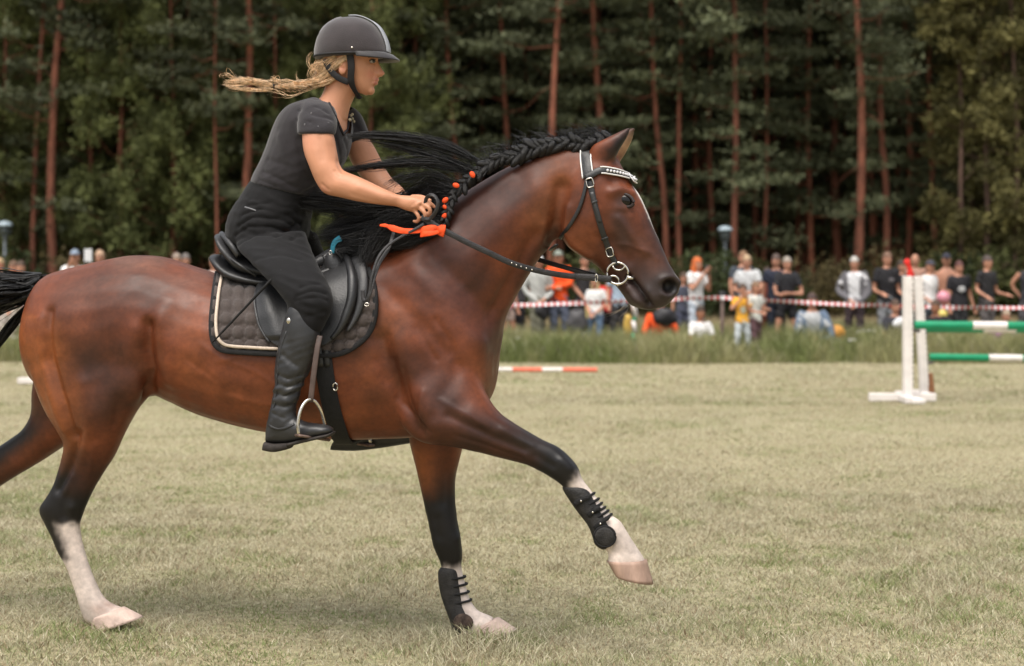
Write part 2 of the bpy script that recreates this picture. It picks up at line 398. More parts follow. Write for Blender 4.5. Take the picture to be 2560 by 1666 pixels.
# ------------------------------------------------------------------ the pine wood
M_BARK = mat('pine_bark', (.190, .068, .040), objvar=.3, rough=.9, var=.45, scale=7, bump=.8, bscale=18, stretch=(1, 1, .25))
M_BARK2 = mat('grey_brown_bark', (.105, .062, .046), rough=.9, var=.45, scale=7, bump=.8, bscale=18, stretch=(1, 1, .25))
M_PINE = mat('pine_needles', (1, 1, 1), rough=.75, var=.25, scale=1.3, attr='col', spec=.2, trans=.18, objvar=.15)
def tris(c, size, r, up=.4, flat=1.0):
    """needle-spray triangles around centres c"""
    n = len(c); d = r.normal(size=(n, 3)); d[:, 2] = d[:, 2] * flat + up; d /= np.linalg.norm(d, axis=1)[:, None]
    s = np.cross(d, r.normal(size=(n, 3))); s /= np.linalg.norm(s, axis=1)[:, None] + 1e-9
    L = size * (.6 + .8 * r.random(n))[:, None]
    return np.stack([c - s * L * .24, c + s * L * .24, c + d * L], 1).reshape(-1, 3)
def tree_mesh(kind, seed, H, rad):
    r = np.random.default_rng(seed); T = MB()
    zz = np.linspace(0, H, 22); ph = r.random(2) * 6; amp = (.24 if kind != 'young' else .05) * (1 + r.random())
    cx = amp * np.sin(zz * .33 + ph[0]) * (zz / H) ** .5 + .03 * np.sin(zz * 1.3 + ph[1]); cy = amp * np.sin(zz * .29 + ph[1]) * (zz / H) ** .5
    cx -= cx[0]; cy -= cy[0]
    T.addt(tube(np.stack([cx, cy, zz], 1), rad * (1.12 - .88 * (zz / H) ** .9) + .05 * rad * r.random(22), 9))
    def trunk_at(z): return np.array([np.interp(z, zz, cx), np.interp(z, zz, cy), z])
    PTS = []; COL_ = []
    if kind == 'bare':
        nb = 40; z0 = 2.0; gcol = np.array([.080, .090, .050])
    elif kind == 'tall':
        nb = 50; z0 = 2.4 if seed % 2 else 3.6; gcol = np.array([.094, .106, .058])
    elif kind == 'young':
        nb = 40; z0 = 1.1; gcol = np.array([.118, .132, .048])
    else:
        nb = 58; z0 = 1.2; gcol = np.array([.132, .120, .044])
    for b in range(nb):
        f = (b + r.random()) / nb; z = z0 + (H - z0) * (f ** (1.15 if kind == 'tall' else 1.0)); a = r.random() * 6.283
        if kind in ('tall', 'bare'): L = (.5 + 2.3 * r.random() ** 1.2) * (1.05 if f > .5 else .85); rise = r.normal() * .12 + (.1 if f < .6 else .35)
        elif kind == 'young': L = (.5 + .9 * (1 - f) + .7 * r.random()) * 1.05; rise = .35 + .3 * r.random()
        else: L = .4 + 1.5 * (1 - .6 * f) * (.3 + .8 * r.random()); rise = .25 + .35 * r.normal()
        d = np.array([math.cos(a), math.sin(a), rise]); p0 = trunk_at(z); p1 = p0 + d * L; mid = (p0 + p1) / 2 + np.array([0, 0, -.08 * L])
        skip = (kind == 'tall' and f < .30 and r.random() < .40) or (kind == 'bare' and z < 8.5 and r.random() < .72)
        if skip:                                                              # a dead, broken-off branch
            if r.random() < .55: continue
            L *= .45; d[2] += r.normal() * .5; p1 = p0 + d * L; mid = (p0 + p1) / 2 + r.normal(size=3) * .06
            T.addt(tube([p0, mid, p1], [.016, .010, .004], 5, cap=False), 0); continue
        T.addt(tube([p0, mid, p1], [.030 * rad / .16, .018, .007], 5, cap=False), 0)

        if kind in ('tall', 'bare'):
            for q in range(2 + int(L * 1.3)):
                c = p0 + d * L * (.35 + .75 * r.random()) + np.array([r.normal() * .3, r.normal() * .3, .06]); n = 60
                o = r.normal(size=(n, 3)) * (.36, .36, .10); PTS.append(tris(c + o, .21, r, .55, .6)); col = gcol * (.6 + .8 * r.random()); COL_.append(np.tile(col, (n, 1)) * (.8 + .4 * r.random((n, 1))) + np.array([.012, .010, .004]) * (o[:, 2:3] > .03))
        elif kind == 'young':
            cc = p1 + np.array([0, 0, .05])
            for q in range(7):
                c = cc + r.normal(size=3) * (.30, .30, .26); n = 54
                o = r.normal(size=(n, 3)) * (.13, .13, .20); PTS.append(tris(c + o, .17, r, .8)); col = gcol * (.45 + 1.0 * r.random()); COL_.append(np.tile(col, (n, 1)) * (.75 + .5 * r.random((n, 1))))
        else:
            for q in range(2 + int(L * 2.2)):
                c = p0 + d * L * (.45 + .65 * r.random()) + np.array([r.normal() * .16, r.normal() * .16, -.08]); n = 50
                o = r.normal(size=(n, 3)) * (.19, .19, .15); o[:, 2] -= .35 * abs(o[:, 0]); PTS.append(tris(c + o, .19, r, -.35)); col = gcol * (.35 + 1.15 * r.random()); COL_.append(np.tile(col, (n, 1)) * (.75 + .5 * r.random((n, 1))))
    V = np.concatenate(PTS); C = np.repeat(np.concatenate(COL_), 3, 0)
    Vt, Ft = T.get()
    tm = new_mesh('trunk', Vt, Ft, True, [M_BARK if kind != 'olive' else M_BARK2])
    cm = new_mesh('crown', V, np.arange(len(V)).reshape(-1, 3), False, [M_PINE], cols=C)
    return tm, cm
TALL = [tree_mesh('tall', s, 19 + (s % 3), .17) for s in range(1, 7)]
BARE = [tree_mesh('bare', 70 + s, 19 + (s % 3), .15) for s in range(4)]
YOUNG = [tree_mesh('young', 20 + s, 9.5 + 1.6 * s, .11) for s in range(4)]
OLIVE = [tree_mesh('olive', 40 + s, 14.0 + 1.5 * s, .10) for s in range(3)]
def tree(name, label, cat, group, mesh, px, d, ang, s=1.0, wide=1.0):
    p = at(px, HY, d); o = thing(name, label, cat, (p[0], d, -.05), group); o.rotation_euler = (0, 0, ang)
    for nm, me in zip(('trunk', 'crown'), mesh):
        c = bpy.data.objects.new(nm, me); COL.objects.link(c); c.parent = o
        c.scale = (s * wide, s * wide, s) if nm == 'trunk' else (s, s, s)
    return o
rt = random.Random(5)
front = [(83, 58, 'slender'), (135, 57.5, 'thick orange'), (205, 63, 'thin'), (545, 57, 'thin grey'), (610, 57.5, 'thick orange'), (1035, 62, ''), (1110, 64, ''), (1160, 62, ''), (1262, 63, ''), (1312, 66, ''), (1375, 58.5, ''), (1490, 60, ''), (1600, 65, ''), (1665, 61, ''), (1702, 61, ''),
         (1830, 59, ''), (1905, 63, ''), (2030, 64, ''), (2140, 57.5, ''), (2215, 59.5, ''), (2270, 65, ''), (2340, 62, ''), (2508, 64, ''), (760, 63, ''), (900, 62, ''), (960, 65, '')]
where = {83: 'leftmost slender tall pine in the front of the wood', 135: 'thick orange-trunked pine near the left edge of the wood', 205: 'thin pine right of the thick left-hand orange trunk', 545: 'thin pine just left of the rider, in front of the wood', 610: 'thick orange pine trunk directly behind the rider back',
         760: 'tall pine hidden mostly behind the rider torso', 900: 'tall pine rising behind the rider helmet', 960: 'tall pine just right of the riding helmet', 1035: 'tall pine above the streaming mane, nearest the rider', 1110: 'second tall pine right of the helmet above the mane', 1160: 'third tall pine right of the helmet above the mane',
         1262: 'pine trunk above the middle of the plaited crest', 1312: 'pine trunk standing back above the plaited crest', 1375: 'thick pine trunk above the horse crest, left of the headpiece', 1490: 'thick pine trunk directly above the horse poll', 1600: 'set-back pine just right of the horse ears', 1665: 'left of two close pine trunks before the horse forehead', 1702: 'right of two close pine trunks before the horse forehead',
         1830: 'tall straight pine beside the right-hand street lamp', 1905: 'pine behind the navy-shirted spectator', 2030: 'pine behind the man sitting in a denim jacket', 2140: 'thickest pine trunk in the right half of the wood', 2215: 'straight pine just right of the thickest right-hand trunk', 2270: 'set-back pine above the white jump standard', 2340: 'pine trunk left of the olive-green trees', 2508: 'pine trunk among the olive trees at the right edge'}
wid = {135: 1.15, 610: 1.2, 1375: 1.0, 1490: 1.05, 2140: 1.35, 2215: 1.0, 545: .5, 83: .7, 205: .5, 1905: .75, 1600: .6, 2508: .7}
for i, (px, d, _) in enumerate(front):
    tree('pine_tree', where[px], 'tree', 'tall pines at the edge of the wood', (BARE[i % 4] if px in (83, 135, 545, 610, 1375, 1702, 2140, 1905) else TALL[i % 6]), px, d, rt.random() * 6.28, .92 + .16 * rt.random(), wid.get(px, .85) * .80).rotation_euler.x = rt.gauss(0, .018)
ORD = 'first second third fourth fifth sixth seventh eighth ninth tenth eleventh twelfth thirteenth fourteenth fifteenth sixteenth seventeenth eighteenth nineteenth twentieth last'.split()
yb = [(-60, 59), (15, 59.5), (228, 60), (300, 58.5), (370, 61), (430, 59), (500, 61), (690, 60), (770, 62), (860, 60), (930, 58.5), (1000, 62), (-120, 61), (40, 64), (178, 66), (330, 65), (620, 65), (1060, 66), (250, 62), (400, 63.5)]
for i, (px, d) in enumerate(yb):
    rk = sorted(q[0] for q in yb).index(px); hidden = ORD[rk] + ' bushy yellow-green young pine from the left'
    tree('young_pine', hidden, 'tree', 'bushy young pines left of and behind the rider', YOUNG[i % 4], px, d, rt.random() * 6.28, .85 + .3 * rt.random())
for i, (px, d) in enumerate([(2395, 58), (2460, 57.5), (2530, 57), (2600, 58), (2420, 61), (2500, 62), (2660, 59), (2570, 61)]):
    tree('olive_conifer', ORD[sorted([2395, 2460, 2530, 2600, 2420, 2500, 2660, 2570]).index(px)] + ' olive-green feathery conifer from the left, at the right edge', 'tree', 'olive conifers at the right edge', OLIVE[i % 3], px, d, rt.random() * 6.28, .8 + .3 * rt.random())
n = 0
for row, d0 in enumerate((65, 68.5, 73, 78, 84, 92)):
    sp = 88 - row * 3; px = -330 + rt.random() * 80
    while px < 2900:
        tree('pine_tree', 'dim pine deep inside the wood behind the front trunks', 'tree', 'pines deep in the wood', (TALL[rt.randrange(6)] if rt.random() < .55 else BARE[rt.randrange(4)]), px, d0 + 3 * rt.random(), rt.random() * 6.28, .9 + .25 * rt.random(), .6 + .35 * rt.random()).rotation_euler.y = rt.gauss(0, .022)
        px += sp * (.6 + .8 * rt.random()); n += 1
# low shrubs at the foot of the wood
def shrub_mesh(seed, col):
    r = np.random.default_rng(seed); c = []
    for q in range(26): c.append(np.array([r.normal() * .55, r.normal() * .4, .25 + abs(r.normal()) * .45]) + r.normal(size=(60, 3)) * .16)
    c = np.concatenate(c); c[:, 2] = np.maximum(c[:, 2], .03); V = tris(c, .15, r, .3); st = MB()
    for q in range(7): st.addt(tube([(0, 0, 0), (r.normal() * .3, r.normal() * .3, .6), (r.normal() * .5, r.normal() * .4, 1.1)], [.02, .014, .006], 5, cap=False))
    return new_mesh('stem', *st.get(), True, [M_BARK2]), new_mesh('foliage', V, np.arange(len(V)).reshape(-1, 3), False, [M_PINE], cols=np.repeat(np.asarray(col) * (.6 + .8 * r.random((len(c), 1))), 3, 0))
SH = [shrub_mesh(60, (.040, .052, .020)), shrub_mesh(61, (.060, .066, .022)), shrub_mesh(62, (.075, .060, .026))]
for i in range(54):
    px = -120 + i * 52 + rt.random() * 40; d = 53.5 + 5 * rt.random(); p = at(px, HY, d)
    o = thing('shrub', 'dark low shrub at the foot of the wood behind the spectators', 'shrub', (p[0], d, 0), 'shrubs at the foot of the wood'); o.rotation_euler = (0, 0, rt.random() * 6.28)
    s = .8 + .9 * rt.random()
    for nm, me in zip(('stem', 'foliage'), SH[rt.randrange(3)]):
        c = bpy.data.objects.new(nm, me); COL.objects.link(c); c.parent = o; c.scale = (s, s, s)
# the far wood reads as one mass
r = np.random.default_rng(90); n = 90000
x = (r.random(n) * 2 - 1) * 62; y = 98 + 10 * r.random(n); z = r.random(n) * 26
V = tris(np.stack([x, y, z], 1), .55, r, .3)
fo = obj('far_wood', V, np.arange(len(V)).reshape(-1, 3), M_PINE, cols=np.repeat(np.array([.040, .050, .024]) * (.6 + .8 * r.random((n, 1))), 3, 0), smooth=False, kind='stuff'); fo['label'] = 'dark mass of the wood behind the pines'; fo['category'] = 'wood'
hx = np.linspace(-140, 140, 60); hy = np.linspace(96, 150, 24); HX, HYY = np.meshgrid(hx, hy)
HZ = np.clip((HYY - 96) / 22, 0, 1.6) * 19 + 2.0 * (vnoise(HX, HYY, 9, 3) - .5) - .5
obj('wood_backdrop', np.stack([HX, HYY, HZ], -1).reshape(-1, 3), grid_faces(24, 60, False), mat('dark_backdrop', (.030, .034, .018), .95, .5, .6, 1.0, 3.), kind='structure')  # added dark sheet, keeps sky from showing through the trees
# ------------------------------------------------------------------ the horse
from mathutils.kdtree import KDTree
BAY = (.134, .0345, .0122); DBAY = (.052, .0165, .0085); BLK = (.0075, .0062, .0066); WHT = (.62, .52, .46); GOLD = (.190, .056, .0165); PNK = (.50, .36, .30); MUZ = (.045, .030, .027)
H_V = []; H_F = []; H_C = []; H_n = 0
def hl(pairs, cols, sub=4, ring=24, e=2.25):
    """loft of the horse; cols: (station, front colour, back colour)"""
    global H_n
    V, Fc = loft(pairs, sub, ring, e); n = len(pairs)
    nr = (len(V) - 2) // ring
    st = np.linspace(0, n - 1, nr); ks = [c[0] for c in cols]
    fr = np.stack([np.interp(st, ks, [c[1][k] for c in cols]) for k in range(3)], 1)
    bk = np.stack([np.interp(st, ks, [c[2][k] for c in cols]) for k in range(3)], 1)
    th = np.arange(ring) / ring * 2 * math.pi
    w = np.clip(.5 + np.cos(th) * 1.5, 0, 1)
    C = (fr[:, None, :] * w[None, :, None] + bk[:, None, :] * (1 - w)[None, :, None]).reshape(-1, 3)
    C = np.vstack([C, C[0], C[-1]])
    H_V.append(V); H_C.append(C); H_F.extend([tuple(i + H_n for i in f) for f in Fc]); H_n += len(V)
def side_px(V):
    d = V[:, 1]; return (V[:, 0] / d * F + CX), (HY - (V[:, 2] - CH) / d * F)
# trunk, tail end to breast
hl([(104, 705, 78, 850, .09, 0), (135, 684, 84, 905, .19, 0), (190, 667, 112, 965, .25, 0), (250, 653, 195, 1000, .275, 0), (310, 641, 300, 1010, .285, 0),
    (364, 638, 362, 995, .285, 0), (413, 643, 402, 990, .28, 0), (455, 656, 440, 1007, .28, 0), (500, 671, 500, 1034, .285, 0), (560, 690, 560, 1054, .30, 0),
    (640, 704, 640, 1074, .305, 0), (720, 702, 720, 1088, .305, 0), (800, 688, 800, 1097, .295, 0), (870, 662, 880, 1100, .275, 0), (930, 630, 960, 1098, .25, 0),
    (985, 606, 1040, 1094, .235, 0), (1060, 612, 1120, 1075, .23, 0), (1150, 690, 1185, 1040, .215, 0), (1212, 770, 1222, 1000, .16, 0), (1243, 830, 1238, 955, .07, 0)],
   [(0, BAY, GOLD), (3, BAY, GOLD), (5, BAY, BAY), (12, BAY, BAY), (19, BAY, BAY)], e=2.15)
# neck
hl([(1478, 362, 1402, 600, .085, 0), (1405, 362, 1372, 622, .095, 0), (1310, 398, 1345, 652, .105, 0), (1225, 442, 1316, 698, .12, 0), (1150, 490, 1285, 752, .14, 0),
    (1082, 540, 1262, 802, .165, 0), (1012, 585, 1251, 868, .195, 0), (950, 625, 1238, 950, .21, 0)],
   [(0, BAY, BAY), (2, DBAY, BAY), (7, BAY, BAY)], e=2.0)
# head
hl([(1520, 372, 1462, 392, .05, 0), (1543, 396, 1412, 450, .09, 0), (1562, 430, 1396, 515, .108, 0), (1579, 460, 1396, 570, .112, 0), (1599, 488, 1408, 604, .105, 0), (1617, 526, 1440, 634, .092, 0),
    (1638, 578, 1484, 660, .070, 0), (1658, 622, 1518, 694, .058, 0), (1672, 656, 1545, 722, .056, 0), (1688, 684, 1562, 745, .060, 0), (1701, 710, 1574, 762, .058, 0),
    (1690, 738, 1596, 771, .048, 0), (1668, 766, 1622, 776, .028, 0)],
   [(0, BAY, BAY), (3, BAY, BAY), (5, BAY, BAY), (7, DBAY, DBAY), (9, MUZ, MUZ), (12, MUZ, MUZ)], e=2.35)
# near hind leg
hl([(405, 840, 80, 790, .085, -.165), (403, 915, 74, 900, .100, -.165), (376, 982, 98, 984, .114, -.156), (350, 1012, 126, 1042, .114, -.15), (326, 1050, 148, 1076, .105, -.145),
    (304, 1095, 163, 1108, .085, -.14), (283, 1143, 159, 1138, .07, -.135), (263, 1174, 149, 1172, .06, -.13), (241, 1210, 136, 1212, .055, -.13), (222, 1248, 117, 1244, .052, -.13),
    (208, 1282, 99, 1274, .05, -.13), (199, 1312, 113, 1308, .044, -.13), (202, 1341, 131, 1346, .038, -.13), (210, 1375, 146, 1382, .034, -.13), (222, 1412, 165, 1415, .033, -.13),
    (238, 1454, 181, 1456, .033, -.13), (256, 1490, 196, 1500, .038, -.13), (271, 1505, 205, 1530, .042, -.13), (290, 1514, 218, 1556, .042, -.13), (312, 1522, 246, 1568, .045, -.13)],
   [(0, BAY, GOLD), (5, BAY, GOLD), (7.5, DBAY, BLK), (9, BLK, BLK), (10.85, BLK, BLK), (10.92, WHT, BLK), (13.6, WHT, BLK), (13.7, WHT, WHT), (16, WHT, WHT), (17.5, PNK, WHT), (19, WHT, WHT)], ring=26)
# far hind leg, stretched out behind
hl([(330, 880, 120, 830, .07, .15), (280, 985, 88, 960, .115, .15), (222, 1075, 84, 1030, .10, .15), (160, 1115, 62, 1072, .085, .15), (100, 1155, 32, 1094, .07, .15),
    (42, 1190, -6, 1120, .058, .15), (-10, 1225, -58, 1162, .05, .15), (-58, 1268, -112, 1208, .046, .15), (-85, 1300, -150, 1262, .038, .15), (-125, 1345, -180, 1320, .034, .15),
    (-170, 1402, -222, 1382, .032, .15), (-215, 1455, -268, 1440, .036, .15), (-228, 1490, -290, 1480, .04, .15), (-226, 1530, -290, 1525, .042, .15)],
   [(0, BAY, BAY), (3, BAY, BLK), (6, DBAY, BLK), (8, BLK, BLK), (9, WHT, WHT), (13, WHT, WHT)])
# near fore leg, reaching forward
hl([(1090, 760, 950, 920, .05, -.11), (1165, 890, 1000, 1050, .10, -.138), (1215, 985, 1052, 1104, .105, -.15), (1246, 1030, 1128, 1116, .09, -.15), (1284, 1058, 1200, 1132, .078, -.145), (1322, 1081, 1262, 1148, .066, -.14),
    (1360, 1102, 1316, 1162, .055, -.135), (1394, 1117, 1354, 1180, .052, -.13), (1424, 1143, 1384, 1198, .052, -.13), (1447, 1172, 1405, 1214, .045, -.13), (1453, 1194, 1416, 1226, .036, -.13),
    (1478, 1226, 1440, 1250, .030, -.13), (1502, 1257, 1466, 1282, .029, -.13), (1526, 1286, 1488, 1310, .031, -.13), (1551, 1304, 1494, 1344, .040, -.13), (1572, 1338, 1508, 1368, .041, -.13),
    (1592, 1368, 1522, 1384, .040, -.13), (1612, 1398, 1519, 1400, .048, -.13), (1612, 1412, 1524, 1412, .046, -.13)],
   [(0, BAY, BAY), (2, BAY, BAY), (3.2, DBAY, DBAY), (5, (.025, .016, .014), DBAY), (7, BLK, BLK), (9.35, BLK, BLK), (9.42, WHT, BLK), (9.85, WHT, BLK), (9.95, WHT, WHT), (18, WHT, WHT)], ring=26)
# far fore leg, on the ground
hl([(1180, 1010, 1010, 1010, .08, .12), (1160, 1100, 1026, 1106, .085, .125), (1148, 1150, 1039, 1160, .072, .13), (1139, 1195, 1049, 1205, .058, .13), (1137, 1240, 1058, 1250, .051, .13),
    (1141, 1285, 1068, 1293, .05, .13), (1147, 1322, 1077, 1332, .05, .13), (1153, 1356, 1083, 1364, .046, .13), (1156, 1390, 1098, 1398, .038, .13), (1154, 1416, 1104, 1421, .030, .13),
    (1160, 1446, 1111, 1451, .028, .13), (1169, 1482, 1118, 1487, .029, .13), (1180, 1508, 1125, 1522, .034, .13), (1194, 1526, 1134, 1560, .040, .13), (1216, 1536, 1158, 1588, .042, .13), (1238, 1546, 1192, 1600, .045, .13)],
   [(0, BAY, BAY), (1.5, BAY, GOLD), (2.8, DBAY, GOLD), (4.2, BLK, BLK), (8.82, BLK, BLK), (8.9, WHT, WHT), (15, WHT, WHT)])
# ears
hl([(1528, 412, 1474, 390, .032, -.05), (1538, 398, 1478, 366, .032, -.052), (1552, 370, 1503, 352, .030, -.054), (1567, 346, 1536, 335, .020, -.052), (1580, 318, 1574, 316, .006, -.046)], [(0, DBAY, BAY), (2, BLK, BAY), (4, BLK, DBAY)], ring=16)
hl([(1540, 414, 1484, 396, .032, .05), (1556, 398, 1490, 368, .032, .052), (1574, 366, 1520, 352, .030, .05), (1584, 342, 1550, 334, .020, .045), (1591, 318, 1584, 316, .006, .04)], [(0, BAY, BAY), (2, (.30, .18, .10), BAY), (4, BLK, DBAY)], ring=16)
# dock of the tail
hl([(190, 690, 170, 730, .035, 0), (140, 684, 120, 728, .035, 0), (90, 692, 84, 730, .03, 0), (40, 705, 40, 735, .018, 0)], [(0, BAY, BAY), (2, BLK, BLK), (3, BLK, BLK)], ring=14)
V, Fq = remesh(np.concatenate(H_V), H_F, .0075)
V = smooth(V, Fq, 7, .55)
_px, _py = side_px(V); _l = (V[:, 1] + SL * V[:, 0] - D0) / LN
_w = (np.exp(-(((_px - 1095) / 120) ** 2 + ((_py - 925) / 130) ** 2) ** 2) + np.exp(-(((_px - 230) / 130) ** 2 + ((_py - 900) / 110) ** 2) ** 2)) * (abs(_l) > .1)
V = smooth(V, Fq, 28, .6, np.clip(_w, 0, 1))
tree = bvh(V, Fq); N = normals(V, Fq)
def carve(items, V, N, tree, both=True):
    D = np.zeros(len(V))
    for pts, r, a in items:
        hit = [cast(tree, *p)[0] for p in pts]; hit = [h for h in hit if h is not None]
        if not hit: continue
        D += a * np.exp(-(seg_dist(V, hit) / r) ** 2)
        if both: D += a * np.exp(-(seg_dist(V, [mirror(h) for h in hit]) / r) ** 2)
    return V + N * D[:, None]
V = carve([
    ([(372, 815), (368, 870), (380, 930), (370, 985)], .028, -.034), ([(400, 800), (420, 880), (430, 950)], .045, .012), ([(345, 830), (320, 900), (330, 970)], .05, .012), ([(420, 760), (400, 800)], .05, .012), ([(440, 850), (430, 930)], .06, .008),
    ([(180, 800), (200, 900), (240, 980)], .07, .010), ([(125, 780), (128, 900), (160, 1010), (185, 1090)], .020, -.020), ([(100, 800), (104, 900), (134, 1010), (160, 1075)], .022, .008), ([(210, 960), (220, 1050), (215, 1120)], .03, .010), ([(300, 1000), (285, 1060)], .022, -.008), ([(330, 945)], .08, .016),
    ([(250, 1030), (262, 1110)], .05, .010), ([(200, 1080), (180, 1160), (145, 1225)], .016, -.014), ([(165, 1245), (160, 1290)], .02, -.007), ([(178, 1270)], .02, .007),
    ([(955, 850), (975, 930), (1010, 1010), (1045, 1075)], .035, -.024), ([(1000, 860), (1040, 960), (1085, 1050)], .055, .013), ([(1205, 860)], .06, .014),
    ([(1015, 660), (1100, 750), (1185, 845)], .045, .012), ([(1075, 640), (1150, 710), (1225, 790)], .035, -.013), ([(960, 720), (1040, 800), (1120, 880)], .03, -.008),
    ([(1150, 920), (1110, 980), (1090, 1040)], .03, -.008), ([(1120, 1040), (1210, 1080), (1310, 1125)], .016, -.010), ([(1180, 1035), (1260, 1075)], .035, .010),
    ([(1340, 1140), (1380, 1165)], .014, -.006), ([(1405, 1150), (1425, 1170)], .018, .006),
    ([(1335, 590), (1300, 660), (1240, 770)], .030, -.016), ([(1402, 470), (1392, 540), (1384, 600)], .030, -.026), ([(1340, 480), (1260, 560), (1180, 640)], .06, .010), ([(1300, 450), (1220, 500), (1150, 560)], .04, -.006),
    ([(1418, 520), (1414, 570), (1432, 610), (1475, 640)], .020, .012), ([(1470, 560), (1450, 590)], .05, .008), ([(1545, 545), (1580, 590), (1612, 632)], .014, .009), ([(1530, 600), (1570, 650)], .022, -.009),
    ([(1600, 520), (1620, 570)], .018, -.005), ([(1528, 482), (1552, 474), (1580, 484)], .016, .013), ([(1530, 450)], .02, -.010), ([(1545, 520), (1565, 522)], .012, .005),
    ([(1624, 764), (1606, 736), (1588, 712), (1572, 696)], .011, -.030), ([(1600, 752), (1584, 738), (1572, 722)], .018, .010), ([(1636, 748), (1620, 730)], .018, .008), ([(1655, 700), (1680, 692), (1696, 708)], .013, .009), ([(1655, 735), (1672, 742), (1690, 730)], .012, .006), ([(1590, 750)], .02, .006),
    ([(1545, 612), (1570, 612), (1592, 622), (1625, 632), (1645, 650)], .0060, .0045), ([(570, 990), (650, 1010), (740, 1020)], .012, .004), ([(600, 890), (540, 905)], .01, .003),
    ([(1144, 1345)], .02, .005), ([(1090, 1300), (1095, 1340)], .018, -.005),
    ([(985, 900), (1000, 950), (992, 1000)], .009, -.006), ([(1010, 920), (1022, 985), (1040, 1040)], .009, -.006), ([(940, 900), (965, 960)], .010, -.005), ([(1000, 1010), (1040, 1050), (1075, 1080)], .009, -.006), ([(1060, 980), (1050, 1040)], .010, .005),
    ([(1100, 1000), (1160, 1035), (1240, 1085)], .009, .004), ([(1140, 1090), (1220, 1115), (1300, 1145)], .009, -.006), ([(1250, 1075), (1330, 1115)], .009, .004), ([(500, 860), (560, 900), (640, 930), (700, 970)], .008, .003), ([(470, 900), (540, 950)], .010, -.003), ([(1090, 800), (1130, 860), (1140, 910)], .012, -.005), ([(1040, 820), (1090, 900)], .012, -.005),
    ([(1385, 560), (1370, 600)], .010, -.004), ([(1360, 560), (1350, 610)], .012, .004), ([(1490, 590), (1515, 620), (1535, 650)], .009, -.005), ([(1575, 540), (1590, 580)], .009, .004), ([(180, 1190), (165, 1230)], .010, .005), ([(240, 1110), (225, 1180)], .012, .005), ([(1112, 1180), (1108, 1260)], .010, -.005), ([(1090, 1160), (1085, 1240)], .012, .004),
    ([(640, 830), (625, 1000)], .02, -.003), ([(585, 820), (570, 990)], .02, -.003), ([(530, 800), (515, 960)], .02, -.003),
], V, N, tree)
V = smooth(V, Fq, 1, .4); N = normals(V, Fq)
V = V + N * (.0010 * ridge(V @ rot('Y', .5).T, (6, 6, 14), 1.7))[:, None]
N = normals(V, Fq); tree = bvh(V, Fq)
ns, nn = cast(tree, 1676, 717)                                    # nostrils: real hollows
NOSTRIL = ns
for c in (ns, mirror(ns)):
    q = (V - c) @ np.stack([FWD, LAT, [0, 0, 1]], 1)
    dd = np.sqrt((q[:, 0] / .028) ** 2 + (q[:, 1] / .034) ** 2 + (q[:, 2] / .025) ** 2)
    V = V - N * (.038 * np.exp(-dd ** 4))[:, None]
V = smooth(V, Fq, 1, .3); N = normals(V, Fq); tree = bvh(V, Fq)
# coat colour: carried over from the lofts, softened, with markings and mottling, plus shading and glow painted in
kd = KDTree(H_n)
HV = np.concatenate(H_V); HC = np.concatenate(H_C)
for i, v in enumerate(HV): kd.insert(v, i)
kd.balance()
_j = np.random.default_rng(2).normal(size=V.shape) * .0065
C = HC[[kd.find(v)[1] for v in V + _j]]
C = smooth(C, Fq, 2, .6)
PX, PY = side_px(V)
LATV = (V[:, 1] + SL * V[:, 0] - D0) / LN
def patch(pts, r, col, k):
    global C
    q = np.stack([PX, PY, np.zeros(len(PX))], 1); w = k * np.exp(-(seg_dist(q, [(x, y, 0) for x, y in pts]) / r) ** 2)
    C = C * (1 - w[:, None]) + np.asarray(col) * w[:, None]
body_side = LATV < .1
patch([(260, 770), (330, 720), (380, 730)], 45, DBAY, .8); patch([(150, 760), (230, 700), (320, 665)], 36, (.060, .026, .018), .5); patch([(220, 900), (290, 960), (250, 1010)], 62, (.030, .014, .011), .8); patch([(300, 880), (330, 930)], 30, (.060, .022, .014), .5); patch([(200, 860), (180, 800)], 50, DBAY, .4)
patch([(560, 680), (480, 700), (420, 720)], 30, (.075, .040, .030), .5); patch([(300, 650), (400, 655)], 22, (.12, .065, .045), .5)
patch([(1120, 1000), (1160, 1050)], 55, (.030, .016, .014), .75); patch([(1060, 1060), (1100, 1080)], 40, DBAY, .6); patch([(1240, 470), (1150, 540), (1120, 620), (1180, 680)], 62, (.046, .0155, .0105), .85); patch([(1060, 700), (1160, 760), (1220, 860)], 52, (.052, .0175, .0115), .7); patch([(1330, 640), (1290, 740), (1250, 840)], 26, (.060, .019, .012), .6); patch([(1020, 900), (1090, 980)], 40, (.050, .018, .012), .6)  # forearm and elbow: dark shading painted into the coat
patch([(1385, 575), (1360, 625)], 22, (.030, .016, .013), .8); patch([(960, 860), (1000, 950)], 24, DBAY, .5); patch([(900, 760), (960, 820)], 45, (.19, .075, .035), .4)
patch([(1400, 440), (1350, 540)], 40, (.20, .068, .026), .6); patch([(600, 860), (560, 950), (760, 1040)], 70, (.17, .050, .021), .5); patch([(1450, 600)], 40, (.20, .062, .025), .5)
patch([(1545, 545), (1560, 600)], 26, (.050, .030, .026), .75); patch([(1625, 540), (1660, 625)], 16, (.035, .022, .022), .8); patch([(1555, 500)], 24, (.030, .018, .016), .8); patch([(1604, 600), (1640, 660)], 24, (.15, .055, .030), .5)
patch([(130, 840), (150, 1000), (178, 1090)], 18, GOLD, .8)
patch([(470, 940), (600, 1010), (760, 1050), (900, 1040)], 34, (.21, .060, .020), .55); patch([(440, 800), (500, 850), (470, 900)], 40, (.20, .060, .021), .5); patch([(1180, 900), (1210, 960)], 34, (.19, .055, .020), .45); patch([(1000, 780), (900, 900), (930, 980)], 40, (.18, .055, .021), .45)  # warm glow painted on belly and lower flank
